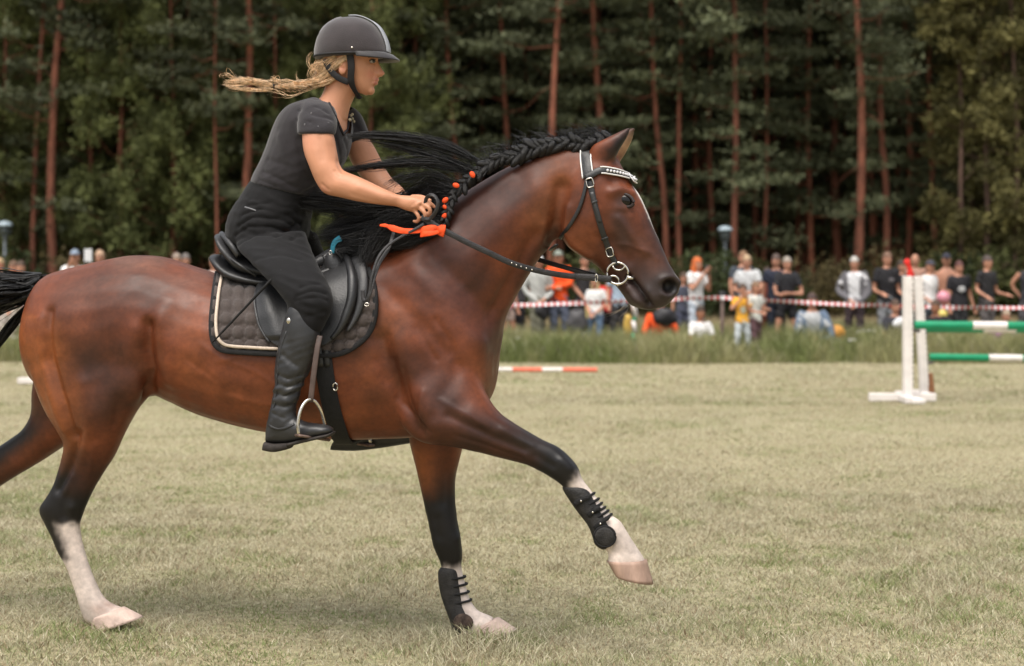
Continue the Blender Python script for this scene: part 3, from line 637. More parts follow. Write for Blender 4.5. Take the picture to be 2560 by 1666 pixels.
patch([(1622, 762), (1606, 736), (1588, 712), (1574, 698)], 5, (.006, .005, .005), .9)  # shade of the mouth crease painted as a black line
front = (PX - 1480) * .88 - (PY - 420) * .47                       # how far towards the forehead
blaze = (abs(LATV + .004) < np.interp(PY, [450, 470, 520, 600, 690], [.004, .024, .016, .010, .004])) & (PY > 452) & (PY < 700) & (front > 70 + (PY - 452) * -.05)
C[blaze] = (.60, .55, .50)
pat = (abs(PX - 534) < 7) & (abs(PY - 795) < 26); C[pat] = C[pat] * .35 + np.array([.5, .42, .38]) * .65
m_ = np.hypot((PX - 1676) / 20, (PY - 717) / 17) < 1.0; C[m_ & (PX < 1705)] = (.008, .006, .006)  # nostril hollow also painted dark, for the shade inside
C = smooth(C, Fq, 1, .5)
def coat_material():
    m = mat('bay_coat', (1, 1, 1), rough=.4, var=.36, scale=7, bump=.08, bscale=320, spec=.34, sheen=.0, attr='col', detail=6, stretch=(1, 1, 1.2))
    t = m.node_tree; N_ = t.nodes; L = t.links; b = N_['Principled BSDF']
    nz = N_.new('ShaderNodeTexNoise'); nz.inputs['Scale'].default_value = 14; nz.inputs['Detail'].default_value = 5
    tc = [n for n in N_ if n.type == 'TEX_COORD'][0]; L.new(tc.outputs['Object'], nz.inputs['Vector'])
    mr = N_.new('ShaderNodeMapRange'); mr.inputs[1].default_value = .3; mr.inputs[2].default_value = .7; mr.inputs[3].default_value = .36; mr.inputs[4].default_value = .54
    L.new(nz.outputs['Fac'], mr.inputs[0]); L.new(mr.outputs[0], b.inputs['Roughness'])
    n3 = N_.new('ShaderNodeTexNoise'); n3.inputs['Scale'].default_value = 55; n3.inputs['Detail'].default_value = 5; mp = N_.new('ShaderNodeMapping'); mp.inputs['Scale'].default_value = (1, 1, 1.1); mp.inputs['Rotation'].default_value = (0, .6, 0)
    L.new(tc.outputs['Object'], mp.inputs[0]); L.new(mp.outputs[0], n3.inputs['Vector']); m4 = N_.new('ShaderNodeMapRange'); m4.inputs[1].default_value = .3; m4.inputs[2].default_value = .7; m4.inputs[3].default_value = .86; m4.inputs[4].default_value = 1.14; L.new(n3.outputs['Fac'], m4.inputs[0])
    m5 = N_.new('ShaderNodeMix'); m5.data_type = 'RGBA'; m5.blend_type = 'MULTIPLY'; m5.inputs[0].default_value = 1; src = b.inputs['Base Color'].links[0].from_socket; L.new(src, m5.inputs[6]); L.new(m4.outputs[0], m5.inputs[7]); L.new(m5.outputs[2], b.inputs['Base Color'])
    return m
M_COAT = coat_material()
HB = P(640, 1590); HB[2] = 0
horse = thing('horse', 'bay horse with plaited black mane and white socks cantering to the right', 'horse', HB)
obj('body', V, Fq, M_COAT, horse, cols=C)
# eyes
M_EYE = mat('horse_eye', (.006, .004, .003), rough=.10, var=.1, spec=.35)
M_HOOF = mat('hoof_horn', (.34, .225, .17), rough=.55, var=.3, scale=25, bump=.3, bscale=60, stretch=(1, 1, .25))
e, en = cast(tree, 1558, 502)
for i, c in enumerate((e + LAT * .010, mirror(e + LAT * .010))):
    R = np.stack([FWD * .95 + np.array([0, 0, -.3]), LAT, np.cross(FWD * .95 + np.array([0, 0, -.3]), LAT)], 1)
    obj('eye', *ell(c, (.034, .013, .024), 16, 10, R), M_EYE, horse)
    lid = []
    for k in range(24):
        a = 2 * math.pi * k / 24; lid.append(c + (-LAT if i == 0 else LAT) * (.006 + .003 * math.cos(2 * a)) + R[:, 0] * .040 * math.cos(a) + R[:, 2] * (.025 if math.sin(a) > 0 else .021) * math.sin(a))
    obj('eyelid', *tube(lid, .0062, 8, closed=True), mat('eyelid_skin', (.022, .013, .012), .55), horse)
# hooves
M_HOOF2 = mat('pale_hoof_horn', (.52, .39, .33), rough=.6, var=.2, scale=30, bump=.3, bscale=60)
def hoof(cor, bot, off, hwc, hwb, m=None):
    V, Fc = loft([(*cor, hwc, off), tuple(.5 * (a + b) for a, b in zip((*cor, hwc, off), (*bot, hwb, off))), (*bot, hwb, off)], 3, 22, 2.2)
    return obj('hoof', V, Fc, m or M_HOOF, horse)
hoof((1617, 1400, 1517, 1402), (1634, 1460, 1540, 1440), -.13, .049, .062)
hoof((308, 1517, 226, 1548), (357, 1543, 236, 1586), -.13, .047, .06, M_HOOF2)
hoof((1246, 1544, 1168, 1576), (1292, 1574, 1184, 1604), .13, .046, .06, M_HOOF2)
hoof((-218, 1520, -296, 1518), (-214, 1572, -300, 1560), .15, .044, .056)
# plaited mane: a thick cord of overlapping knots along the crest
M_HAIR = mat('black_horse_hair', (.0045, .0040, .0045), rough=.38, var=.4, scale=60, bump=.5, bscale=300, spec=.5, stretch=(1, 1, 3))
crest = crom([P(1530, 352, -.02), P(1500, 354, -.03), P(1455, 362, -.035), P(1410, 361, -.04), P(1355, 369, -.05), P(1300, 383, -.06), P(1250, 402, -.075), P(1210, 422, -.09), P(1180, 446, -.10), P(1148, 474, -.11), P(1126, 504, -.12), P(1116, 540, -.13), P(1112, 574, -.13)], 8)
sl_ = np.concatenate([[0], np.cumsum(np.linalg.norm(np.diff(crest, axis=0), axis=1))]); tot = sl_[-1]
bl = []; mb = MB(); nk = 30; rb_ = np.random.default_rng(8)
for k in range(nk):
    for sgn in (-1, 1):
        s = (k + (.5 if sgn > 0 else 0)) / nk * tot
        c = np.array([np.interp(s, sl_, crest[:, j]) for j in range(3)]); c2 = np.array([np.interp(min(s + .02, tot), sl_, crest[:, j]) for j in range(3)])
        t = c2 - c; t /= np.linalg.norm(t) + 1e-9
        f = s / tot; r = .027 * (1 - .45 * max(0, f - .45) / .55) * (.82 + .36 * rb_.random())
        n_ = np.cross(t, LAT); n_ /= np.linalg.norm(n_)
        if n_[2] < 0: n_ = -n_
        ax = t * .8 - LAT * (.3 * sgn + .3 * rb_.normal()) + n_ * (sgn * .6 + .25 * rb_.normal())
        R = frame(ax, n_)
        mb.addt(ell(c + n_ * (sgn * r * .42 + .003 * rb_.normal()) - LAT * (.004 + .004 * rb_.random()), (r * 1.35, r * .74, r * .56), 12, 8, R))
        bl.append((np.array([c + n_ * sgn * r * .42 - R[:, 0] * r * 1.25, c + n_ * sgn * r * .42 - LAT * r * .35 + n_ * r * .15, c + n_ * sgn * r * .42 + R[:, 0] * r * 1.3]), [r * .35, r * .55, r * .3], 46, .4))
braid = mb.build('mane_braid', M_HAIR, horse, label='black plaited crest of the mane')
Vs, Fs = strands(bl, rb_, .0011, 8); obj('braid_hairs', Vs, Fs, M_HAIR, braid)
def g(*pts): return np.array([P(*p) for p in pts])
rs = np.random.default_rng(3)
guides = [
    (g((1200, 405, -.08), (1110, 366, -.10), (1010, 346, -.14), (930, 340, -.16), (870, 342, -.16)), [.012, .030, .026, .018, .012], 260, .25),
    (g((1185, 425, -.09), (1090, 392, -.11), (1000, 368, -.14), (920, 352, -.16)), [.014, .030, .022, .014], 200, .25),
    (g((1178, 432, -.09), (1085, 408, -.12), (985, 410, -.15), (900, 420, -.18), (830, 432, -.20)), [.014, .034, .022, .014, .012], 240, .3),
    (g((1150, 462, -.10), (1080, 440, -.12), (1010, 444, -.16), (955, 470, -.19)), [.014, .034, .03, .02], 170, .5),
    (g((1140, 480, -.10), (1080, 470, -.08), (1020, 496, -.06), (975, 512, .02)), [.018, .045, .045, .03], 300, .4),
    (g((1120, 520, -.11), (1040, 520, -.05), (930, 525, -.03), (780, 503, -.06), (735, 500, -.06)), [.020, .05, .045, .035, .03], 420, .3),
    (g((1115, 540, -.11), (1020, 556, -.03), (900, 570, -.02), (800, 592, -.06)), [.022, .055, .055, .03], 520, .3),
    (g((1110, 565, -.12), (1020, 590, -.12), (920, 606, -.12), (840, 618, -.14)), [.02, .05, .05, .03], 360, .3),
    (g((1080, 560, -.10), (1010, 560, -.12), (950, 590, -.15), (905, 660, -.19)), [.02, .045, .045, .03], 260, .3),
    (g((1110, 500, -.04), (1040, 540, .0), (980, 570, .02), (920, 600, .02)), [.04, .06, .06, .05], 360, .2),
]
cf = [1.5, .9, 1.1, .6, 1.2, 2.2, 3.6, 3.8, 3.4, 3.8]; tf = [.75, .75, .7, .7, .7, .85, 1, 1, 1, 1]
guides = [(a, [x * y * t_ for x, y in zip(s_, np.linspace(1, .9, len(s_)))], int(c_ * k_), w_ * 1.6) for (a, s_, c_, w_), k_, t_ in zip(guides, cf, tf)]
Vs, Fs = strands(guides, rs, .00062, 16)
obj('loose_mane', Vs, Fs, M_HAIR, horse, label='long black mane hair blown back over the withers')
fz = []
for k in range(90):                                               # fly-away hairs on the plait
    s = rs.random() * tot * .8; c = np.array([np.interp(s, sl_, crest[:, j]) for j in range(3)])
    l = .03 + .06 * rs.random(); d = np.array([-.7 + .5 * rs.random(), .2 * rs.normal(), .5 + .5 * rs.random()])
    fz.append((np.array([c + [0, 0, .015], c + [0, 0, .02] + d * l * .5, c + d * l + [-.03, 0, 0]]), [.006, .014, .02], 4, .6))
Vs, Fs = strands(fz, rs, .0008, 6)
obj('stray_hairs', Vs, Fs, M_HAIR, horse)
tg = []
for k in range(26):
    y0 = 690 + 34 * rs.random(); y1 = 716 + 150 * rs.random(); 
    tg.append((g((125 - 20 * rs.random(), y0, .03 * rs.normal()), (60, y0 + 3 + (y1 - y0) * .12, .04 * rs.normal()), (-40, y0 + (y1 - y0) * .45, .06 * rs.normal()), (-190, y1 + 60, .09 * rs.normal()), (-340, y1 + 200, .1 * rs.normal())), [.012, .03, .045, .06, .05], 60, .25))
for k in range(10):
    tg.append((g((118, 716, .02 * rs.normal()), (70, 760 + 10 * rs.random(), .03), (20, 815 + 16 * rs.random(), .04), (-40, 900, .05)), [.008, .014, .014, .012], 14, .3))
Vs, Fs = strands(tg, rs, .0026)
obj('tail', Vs, Fs, M_HAIR, horse)
wh = []
for k in range(9):
    x = 1566 + 44 * rs.random(); y = 760 + 8 * rs.random()
    wh.append((g((x, y - 6, .03 * rs.normal()), (x - 12 - 14 * rs.random(), y + 14, .03 * rs.normal()), (x - 20 - 40 * rs.random(), y + 18 + 14 * rs.random(), .03 * rs.normal())), [.002, .004, .006], 2, .3))
Vs, Fs = strands(wh, rs, .00045, 6)
obj('whiskers', Vs, Fs, mat('whisker_hair', (.45, .38, .30), .6), horse)
HORSE_V, HORSE_F, HTREE = V, Fq, tree
# ------------------------------------------------------------------ saddle, pad, bridle, reins, boots
M_LEA = mat('black_leather', (.015, .0148, .0158), rough=.42, var=.3, scale=18, bump=.12, bscale=160, spec=.5)
M_LEA2 = mat('worn_black_leather', (.028, .0275, .029), rough=.45, var=.35, scale=14, bump=.15, bscale=120, spec=.5)
M_WEB = mat('black_webbing', (.009, .0085, .009), rough=.8, var=.3, scale=60, bump=.3, bscale=300)
M_STEEL = mat('steel', (.62, .58, .53), rough=.22, var=.2, scale=30, metal=1.0)
M_PAD = mat('brown_quilted_cloth', (.056, .042, .037), rough=.85, var=.18, scale=120, bump=.2, bscale=400, sheen=.25)
M_CREAM = mat('cream_piping', (.55, .45, .36), rough=.6, var=.12, scale=90)
M_WHITE = mat('white_trim', (.72, .70, .68), rough=.4, var=.08)
M_ORANGE = mat('orange_cloth', (.80, .075, .010), rough=.7, var=.15, scale=50, bump=.3, bscale=80)
M_TEAL = mat('teal_cloth', (.008, .13, .19), rough=.7, var=.2, scale=60)
M_MUD = mat('muddy_leather', (.060, .040, .030), rough=.8, var=.5, scale=40, bump=.4, bscale=120)
def drape(rows, nu, sub, off, thick, hfun=None, tr=None, both=True):
    """patch given by (left x,y, right x,y) rows laid on the horse, thickness outwards; both: the other flank too -> V, F"""
    tr = tr or HTREE
    r = crom(rows, sub); PT = np.full((len(r), nu, 3), np.nan); NR = np.full((len(r), nu, 3), np.nan); Q = np.zeros((len(r), nu, 2))
    for i, (ax, ay, bx, by) in enumerate(r):
        for j in range(nu):
            t = j / (nu - 1); x = ax + (bx - ax) * t; y = ay + (by - ay) * t; Q[i, j] = (x, y)
            h, n = cast(tr, x, y)
            if h is not None: PT[i, j] = h; NR[i, j] = n if n @ LAT < 0 else -n
    ok = ~np.isnan(PT[..., 0])
    idx = np.argwhere(ok)
    for i, j in np.argwhere(~ok):
        k = idx[np.argmin(((idx - (i, j)) ** 2).sum(1))]; 
        NR[i, j] = NR[k[0], k[1]]; PT[i, j] = at(*Q[i, j], PT[k[0], k[1]][1])
    for _ in range(3):
        NR[1:-1, 1:-1] = (NR[:-2, 1:-1] + NR[2:, 1:-1] + NR[1:-1, :-2] + NR[1:-1, 2:]) / 4
    NR /= np.linalg.norm(NR, axis=-1)[..., None]
    hh = np.zeros(Q.shape[:2]) if hfun is None else hfun(Q[..., 0], Q[..., 1])
    out = PT + NR * (off + thick + hh)[..., None] if not np.isscalar(off) else PT + NR * (off + thick + hh)[..., None]
    inn = PT + NR * (off - .004)
    n, m = out.shape[:2]
    V = np.concatenate([out.reshape(-1, 3), inn.reshape(-1, 3)]); o = n * m
    Fc = [(a, a + m, a + m + 1, a + 1) for i in range(n - 1) for j in range(m - 1) for a in [i * m + j]]
    Fc = Fc + [tuple(x + o for x in f[::-1]) for f in Fc]
    ring = [j for j in range(m)] + [i * m + m - 1 for i in range(1, n)] + [(n - 1) * m + j for j in range(m - 2, -1, -1)] + [i * m for i in range(n - 2, 0, -1)]
    for a, b in zip(ring, ring[1:] + ring[:1]): Fc.append((a, b, b + o, a + o))
    if both:
        Vm = mirror(V); k = len(V); Fc = Fc + [tuple(x + k for x in f[::-1]) for f in Fc]; V = np.concatenate([V, Vm])
    return V, Fc
def on_horse(pts, off, n=5, tr=None):
    """polyline of photo points laid on the horse -> points and outward normals"""
    q = crom(pts, n); o = []; nn = []
    for x, y in q:
        h, nr = cast(tr or HTREE, x, y)
        if h is None: continue
        if nr @ LAT > 0: nr = -nr
        o.append(h + nr * off); nn.append(nr)
    o = np.array(o); nn = np.array(nn)
    for _ in range(4): 
        if len(nn) > 2: nn[1:-1] = (nn[:-2] + nn[1:-1] + nn[2:]) / 3; o[1:-1] = (o[:-2] + 2 * o[1:-1] + o[2:]) / 4
    return o, nn
def pair(name, t, m, parent, **k):
    V, Fc = t; Fc = [tuple(int(i) for i in f) for f in Fc]
    o = obj(name, V, Fc, m, parent, **k); obj(name, mirror(V), [f[::-1] for f in Fc], m, parent, **k); return o
def both(t):
    V, Fc = t; k = len(V)
    return np.concatenate([V, mirror(V)]), list(Fc) + [tuple(x + k for x in f[::-1]) for f in Fc]
# saddle pad
def quilt(x, y):
    u = ((x - 552) / 31.0) % 1 - .5; v = ((y - 690) / 32.0) % 1 - .5; u, v = abs(u), abs(v)
    d = np.maximum(np.maximum(u, v), (u + v) / 1.42) * 2
    c = np.minimum(1, np.maximum(abs(u - .5), abs(v - .5)) * 0 + (abs(.5 - u) + abs(.5 - v)) / .30)
    h = np.sqrt(np.clip(1 - d ** 2.2, 0, 1)) * .015
    return np.maximum(h, np.clip(1 - c, 0, 1) ** .5 * .006)
SPAD = P(735, 700); 
pad = thing('saddle_pad', 'dark brown quilted saddle pad with cream piping under the saddle', 'saddle pad', SPAD)
outl = [(541, 690, 915, 660), (537, 735, 937, 720), (534, 790, 941, 780), (534, 832, 930, 820), (540, 856, 906, 850), (552, 870, 880, 870), (572, 878, 845, 884)]
pair('quilted_panel', drape(outl, 120, 11, .006, .006, quilt, both=False), M_PAD, pad)
edge = [(541, 694), (537, 735), (533, 790), (533, 830), (539, 858), (552, 873), (576, 881), (640, 884), (720, 888), (800, 890), (850, 886), (884, 870), (910, 850), (931, 820), (942, 780), (938, 720), (925, 680)]
o, nn = on_horse(edge, .019, 4); pair('binding', strap(o, nn, .020, .014), M_WEB, pad)
o, nn = on_horse([(554, 698), (549, 740), (546, 790), (546, 828), (551, 848), (562, 860), (580, 867), (640, 871), (700, 874)], .026, 5)
pair('piping', strap(o, nn, .0115, .012), M_CREAM, pad)
# saddle
saddle = thing('saddle', 'black leather jumping saddle under the rider', 'saddle', P(720, 690))
flap = drape([(672, 705, 872, 640), (655, 722, 886, 670), (645, 745, 890, 705), (643, 765, 886, 745), (647, 795, 876, 785), (658, 828, 860, 820), (676, 852, 838, 848), (700, 868, 815, 866)], 40, 5, .022, .012,
             lambda x, y: .012 * np.exp(-((x - (668 + (y - 740) * .28)) / 24) ** 2) * (y < 850), both=False)
pair('flap', flap, M_LEA, saddle)
o, nn = on_horse([(652, 722), (644, 748), (642, 768), (648, 800), (662, 836), (680, 858)], .036, 5); pair('flap_edge', strap(o, nn, .007, .004), M_LEA2, saddle)
o, nn = on_horse([(868, 640), (886, 680), (890, 725), (880, 772), (860, 815), (832, 850)], .044, 6)
pair('knee_roll', tube(o, np.interp(np.linspace(0, 1, len(o)), [0, .3, .7, 1], [.012, .020, .017, .008]), 12), M_LEA, saddle)
o, nn = on_horse([(900, 660), (912, 700), (910, 745), (896, 790), (870, 830)], .030, 6)
pair('front_panel', strap(o, nn, np.interp(np.linspace(0, 1, len(o)), [0, .4, 1], [.05, .04, .012]), .02), M_LEA2, saddle)
h, n_ = cast(HTREE, 848, 672); R = np.stack([FWD * .97 + np.array([0, 0, .26]), LAT, np.cross(FWD * .97 + np.array([0, 0, .26]), LAT)], 1)
pair('knee_block', ell(h - LAT * .058, (.036, .026, .068), 18, 12, R), M_LEA2, saddle)
sv, sf = MB().addt(loft([(556, 584, 562, 612, .10, 0), (570, 586, 580, 640, .145, 0), (592, 606, 604, 668, .165, 0), (630, 640, 636, 692, .165, 0), (700, 662, 700, 702, .15, 0), (780, 650, 780, 694, .13, 0), (835, 618, 838, 676, .10, 0), (868, 606, 876, 650, .07, 0), (880, 612, 884, 640, .03, 0)], 4, 24)).get()
obj('seat', sv, sf, M_LEA2, saddle)
obj('cantle_rim', *tube(np.array([P(596, 640, -.17), P(572, 606, -.14), P(558, 590, -.085), P(554, 586, 0), P(558, 590, .085), P(572, 606, .14), P(596, 640, .17)]), .012, 10), M_LEA2, saddle)
sv, sf = loft([(546, 636, 552, 664, .11, 0), (566, 640, 574, 690, .15, 0), (610, 670, 620, 712, .18, 0), (700, 690, 700, 724, .19, 0), (800, 676, 800, 716, .18, 0), (880, 640, 890, 690, .14, 0), (912, 616, 918, 680, .09, 0)], 4, 24)
obj('panel', sv, sf, M_LEA, saddle)
obj('panel_piping', *tube(np.array([P(640, 690, -.19), P(600, 664, -.185), P(570, 642, -.15), P(556, 632, -.09), P(552, 630, 0), P(556, 632, .09), P(570, 642, .15)]), .006, 8), M_LEA2, saddle)
# girth
gp = [P(800, 850, -.335)]; gn = [-LAT]
o, nn = on_horse([(806, 880), (816, 950), (830, 1020), (846, 1070), (852, 1088)], .014, 5)
gp = np.vstack([o, [P(858, 1106, -.08)], [P(860, 1108, 0)], [mirror(P(858, 1106, -.08))], mirror(o[::-1])])
gnn = np.vstack([nn, [[0, 0, -1]], [[0, 0, -1]], [[0, 0, -1]], [a - 2 * (a @ LAT) * LAT for a in nn[::-1]]])
obj('girth', *strap(gp, gnn, .066, .012), M_WEB, saddle)
for dx in (-8, 8):
    o, nn = on_horse([(802 + dx, 852), (808 + dx, 880), (812 + dx, 915)], .022, 4); pair('billet_strap', strap(o, nn, .02, .005), M_LEA, saddle)
h, n_ = cast(HTREE, 844, 966); obj('girth_ring', *tube([h - LAT * .03 + FWD * .010 * math.cos(a) + np.array([0, 0, .014]) * math.sin(a) for a in np.arange(12) / 12 * 6.283], .003, 6, True), M_STEEL, saddle)
# stirrups and leathers
obj('stirrup_leather', *strap(crom([P(800, 840, -.40), P(793, 872, -.415), P(785, 930, -.425), P(776, 1006, -.425)], 6), -LAT, .020, .006), mat('worn_brown_leather', (.075, .050, .042), .55, .3, 30), saddle)
obj('stirrup_leather', *strap(crom([P(800, 840, .36), P(850, 930, .37), P(890, 1020, .38)], 6), LAT, .022, .006), M_LEA, saddle)
def stirrup(f, parent):
    pts = crom([f(747, 1086, -.46), f(745, 1062, -.46), f(750, 1030, -.455), f(761, 1008, -.44), f(775, 999, -.425), f(790, 1006, -.41), f(803, 1028, -.39), f(811, 1058, -.37), f(816, 1094, -.36)], 5)
    s = obj('stirrup', *tube(pts, np.interp(np.linspace(0, 1, len(pts)), [0, .5, 1], [.0068, .0058, .0068]), 10), M_STEEL, parent)
    a, b = f(745, 1089, -.46), f(818, 1100, -.36)
    obj('tread', *bbox((a + b) / 2, (np.linalg.norm(b - a) + .012, .034, .011), .004, frame(b - a)), mat('stirrup_tread', (.16, .11, .09), .5, .4, 60, metal=.6), s)
stirrup(P, saddle)
stirrup(lambda x, y, o: P(x + 110, y + 14, -o - .04), saddle)
obj('teal_band', *strap(crom([P(852, 596, -.15), P(840, 603, -.155), P(833, 615, -.16), P(831, 634, -.165)], 6), -LAT + np.array([0, 0, .6]), np.linspace(.03, .014, 19), .004), M_TEAL, saddle, label='small teal cloth on the pommel')
obj('pommel_ring', *tube([P(826 + 4 * math.cos(a), 632 + 5 * math.sin(a), -.19) for a in np.arange(10) / 10 * 6.283], .0018, 6, True), M_STEEL, saddle)
# riding crop tucked under the thigh
solo('riding_crop', *tube(np.array([P(531, 857, -.345), P(560, 826, -.35), P(620, 762, -.36), P(672, 706, -.37), P(705, 676, -.36)]), [.0025, .0045, .005, .0055, .0055], 8), M_WEB, 'thin black riding crop slanting across the quilted saddle pad', 'riding crop')
# bridle
bridle = thing('bridle', 'black leather bridle with beaded white browband on the horse head', 'bridle', P(1480, 440))
def hstrap(name, pts, w, th=.004, off=.005, parent=bridle, m=None, two=True):
    o, nn = on_horse(pts, off, 6); t = strap(o, nn, w, th)
    return pair(name, t, m or M_LEA, parent)
o, nn = on_horse([(1464, 366), (1465, 385), (1467, 410), (1471, 446)], .006, 6)
top = np.vstack([mirror(o[::-1]), [P(1463, 351, .03)], [P(1463, 349, 0)], [P(1463, 351, -.03)], o]); up = np.array([-.2, 0, 1.])
tn = np.vstack([[a - 2 * (a @ LAT) * LAT for a in nn[::-1]], [up + .4 * LAT], [up], [up - .4 * LAT], nn])
hp = obj('headpiece', *strap(top, tn, .040, .006), M_LEA2, bridle)
for sgn in (-1, 1):
    t = np.gradient(top, axis=0); s = np.cross(tn, t); s /= np.linalg.norm(s, axis=1)[:, None]
    obj('white_edge', *tube(top + s * sgn * .020 + tn / np.linalg.norm(tn, axis=1)[:, None] * .003, .0028, 6), M_WHITE, hp)
bp = [(1466, 446), (1482, 438), (1501, 428), (1530, 431), (1556, 440), (1574, 447)]
o, nn = on_horse(bp, .009, 6)
bpts = np.vstack([o, [P(1583, 449, -.036)], [P(1587, 451, 0)], [P(1583, 449, .036)], mirror(o[::-1])]); fr = np.array([1., 0, .35])
bn = np.vstack([nn, [fr - .6 * LAT], [fr], [fr + .6 * LAT], [a - 2 * (a @ LAT) * LAT for a in nn[::-1]]])
bb = obj('browband', *strap(bpts, bn, .026, .007), M_LEA, bridle)
t = np.gradient(bpts, axis=0); s = np.cross(bn, t); s /= np.linalg.norm(s, axis=1)[:, None]; bnu = bn / np.linalg.norm(bn, axis=1)[:, None]
for sgn in (-1, 1): obj('white_edge', *tube((bpts + s * sgn * .0125 + bnu * .004)[12:-12], .0030, 6), M_WHITE, bb)
seg = np.concatenate([[0], np.cumsum(np.linalg.norm(np.diff(bpts, axis=0), axis=1))]); M_PEARL = mat('pearl_bead', (.70, .69, .72), .25, .05)
nb = 30
for k in range(nb):
    q = seg[-1] * (.16 + .68 * k / (nb - 1)); c = np.array([np.interp(q, seg, bpts[:, j]) for j in range(3)]); n2 = np.array([np.interp(q, seg, bnu[:, j]) for j in range(3)])
    obj('bead', *ell(c + n2 * .006, (.0052, .0052, .0052), 8, 6), M_PEARL, bb)
hstrap('throat_lash', [(1468, 450), (1460, 490), (1446, 530), (1424, 566), (1400, 598), (1390, 612)], .013, .006, .008)
obj('throat_lash', *strap(np.array([P(1392, 612, -.09), P(1380, 622, -.05), P(1376, 626, 0), P(1380, 622, .05), P(1392, 612, .09)]), [0, 0, -1.], .013, .006), M_LEA, bridle)
hstrap('cheekpiece', [(1474, 452), (1480, 480), (1488, 515), (1497, 550), (1508, 586), (1518, 612), (1530, 640), (1542, 664)], .021, .005, .006)
hstrap('cheekpiece_end', [(1480, 482), (1490, 520), (1500, 556)], .013, .004, .010, m=M_LEA2)
def buckle(x, y, w=.026, h=.034, off=.012, a=.3):
    hh, n2 = cast(HTREE, x, y); n2 = n2 if n2 @ LAT < 0 else -n2
    c = hh + n2 * off; v = FWD * math.sin(a) * .9 + np.array([0, 0, -math.cos(a)]); u = np.cross(n2, v); u /= np.linalg.norm(u)
    pts = [c + u * w / 2 * np.sign(math.cos(t)) * abs(math.cos(t)) ** .5 + v * h / 2 * np.sign(math.sin(t)) * abs(math.sin(t)) ** .5 for t in np.arange(20) / 20 * 6.283]
    return pair('buckle', tube(pts, .0026, 6, True), M_STEEL, bridle)
buckle(1476, 459); buckle(1526, 628)
for x, y in ((1487, 506), (1512, 594)):
    hh, n2 = cast(HTREE, x, y); o, nn = on_horse([(x - 7, y + 3), (x, y), (x + 7, y - 3)], .012, 3); pair('keeper', strap(o, nn, .008, .004), M_LEA, bridle)
hh, n2 = cast(HTREE, 1566, 688); LO = (hh[1] + SL * hh[0] - D0) / LN - .014
def ring_pt(x, y): return P(x, y, LO)
for sg in (0, 1):
    mf = (lambda p: mirror(p)) if sg else (lambda p: np.asarray(p))
    rg = obj('bit_ring', *tube(mf(np.array([ring_pt(1544 + 27 * math.cos(a), 684 + 27 * math.sin(a)) for a in np.arange(32) / 32 * 6.283])), .0046, 8, True), M_STEEL, bridle)
    obj('ring_slot', *tube(mf(np.array([ring_pt(1544 + 15 * math.cos(a) + 3, 663 + 13 * math.sin(a)) for a in np.linspace(.1, 3.0, 12)])), .0036, 8), M_STEEL, rg)
    obj('ring_slot', *tube(mf(np.array([ring_pt(1533 + 15 * math.cos(a), 704 + 14 * math.sin(a)) for a in np.linspace(-2.2, .9, 12)])), .0036, 8), M_STEEL, rg)
    obj('bit', *tube(mf(np.array([ring_pt(1568, 694), P(1582, 696, LO + .012), P(1592, 700, LO + .05)])), [.008, .0065, .006], 8), M_STEEL, bridle)
# reins
M_REIN = mat('black_rein_leather', (.026, .024, .025), rough=.5, var=.3, scale=40, bump=.3, bscale=200, spec=.4)
reins = thing('reins', 'black leather reins running from the bit to the hands', 'reins', P(1300, 660, -.2))
def rein(pts, w, th=.005, n=-LAT, name='rein', m=None): return obj(name, *strap(crom([P(*p) for p in pts], 6), n, w, th), m or M_REIN, reins)
near = [(1529, 699, LO), (1491, 695, LO - .01), (1428, 691, LO - .03), (1379, 684, -.13), (1331, 674, -.16), (1275, 657, -.19), (1226, 634, -.21), (1177, 611, -.225), (1128, 586, -.235), (1091, 566, -.24), (1054, 543, -.235)]
rein(near, .0215)
rein([(1528, 699, LO - .004), (1500, 696, LO - .012), (1440, 692, LO - .03)], .025, .006)
rein([(1529, 699, -LO), (1484, 688, -LO + .01), (1420, 671, -LO + .03), (1345, 649, .13), (1250, 615, .17), (1150, 575, .19), (1080, 540, .13)], .018, n=LAT)
obj('rein_buckle', *tube([P(1491 + 3.4 * math.cos(a), 696 + 10 * math.sin(a), LO - .018) for a in np.arange(14) / 14 * 6.283], .0024, 6, True), M_STEEL, reins)
for k, (x, y) in enumerate(((1279, 658), (1291, 663), (1303, 667), (1316, 671), (1330, 675))):
    obj('stud', *ell(P(x, y, -.185 + .0065 * k - .006), (.0034, .003, .0034), 8, 6), M_STEEL, reins)
rein([(1062, 548, -.24), (1076, 546, -.25), (1089, 530, -.255), (1095, 508, -.255), (1088, 492, -.25), (1076, 488, -.245), (1066, 497, -.235), (1063, 510, -.23)], .014, n=-LAT * .6 + np.array([.5, 0, .2]), name='rein_loop')
rein([(1060, 560, -.24), (1030, 578, -.25), (1000, 594, -.26), (968, 616, -.28), (945, 645, -.31), (930, 690, -.33), (924, 730, -.335), (920, 757, -.335)], .010, name='rein_end')
rein([(985, 580, -.22), (972, 620, -.26), (950, 655, -.29), (936, 690, -.32), (926, 730, -.335), (916, 752, -.335), (908, 748, -.33), (906, 725, -.325)], .014, name='rein_end')
obj('rein_buckle', *tube([P(917 + 6 * math.cos(a), 762 + 4 * math.sin(a), -.338) for a in np.arange(12) / 12 * 6.283], .0024, 6, True), M_STEEL, reins)
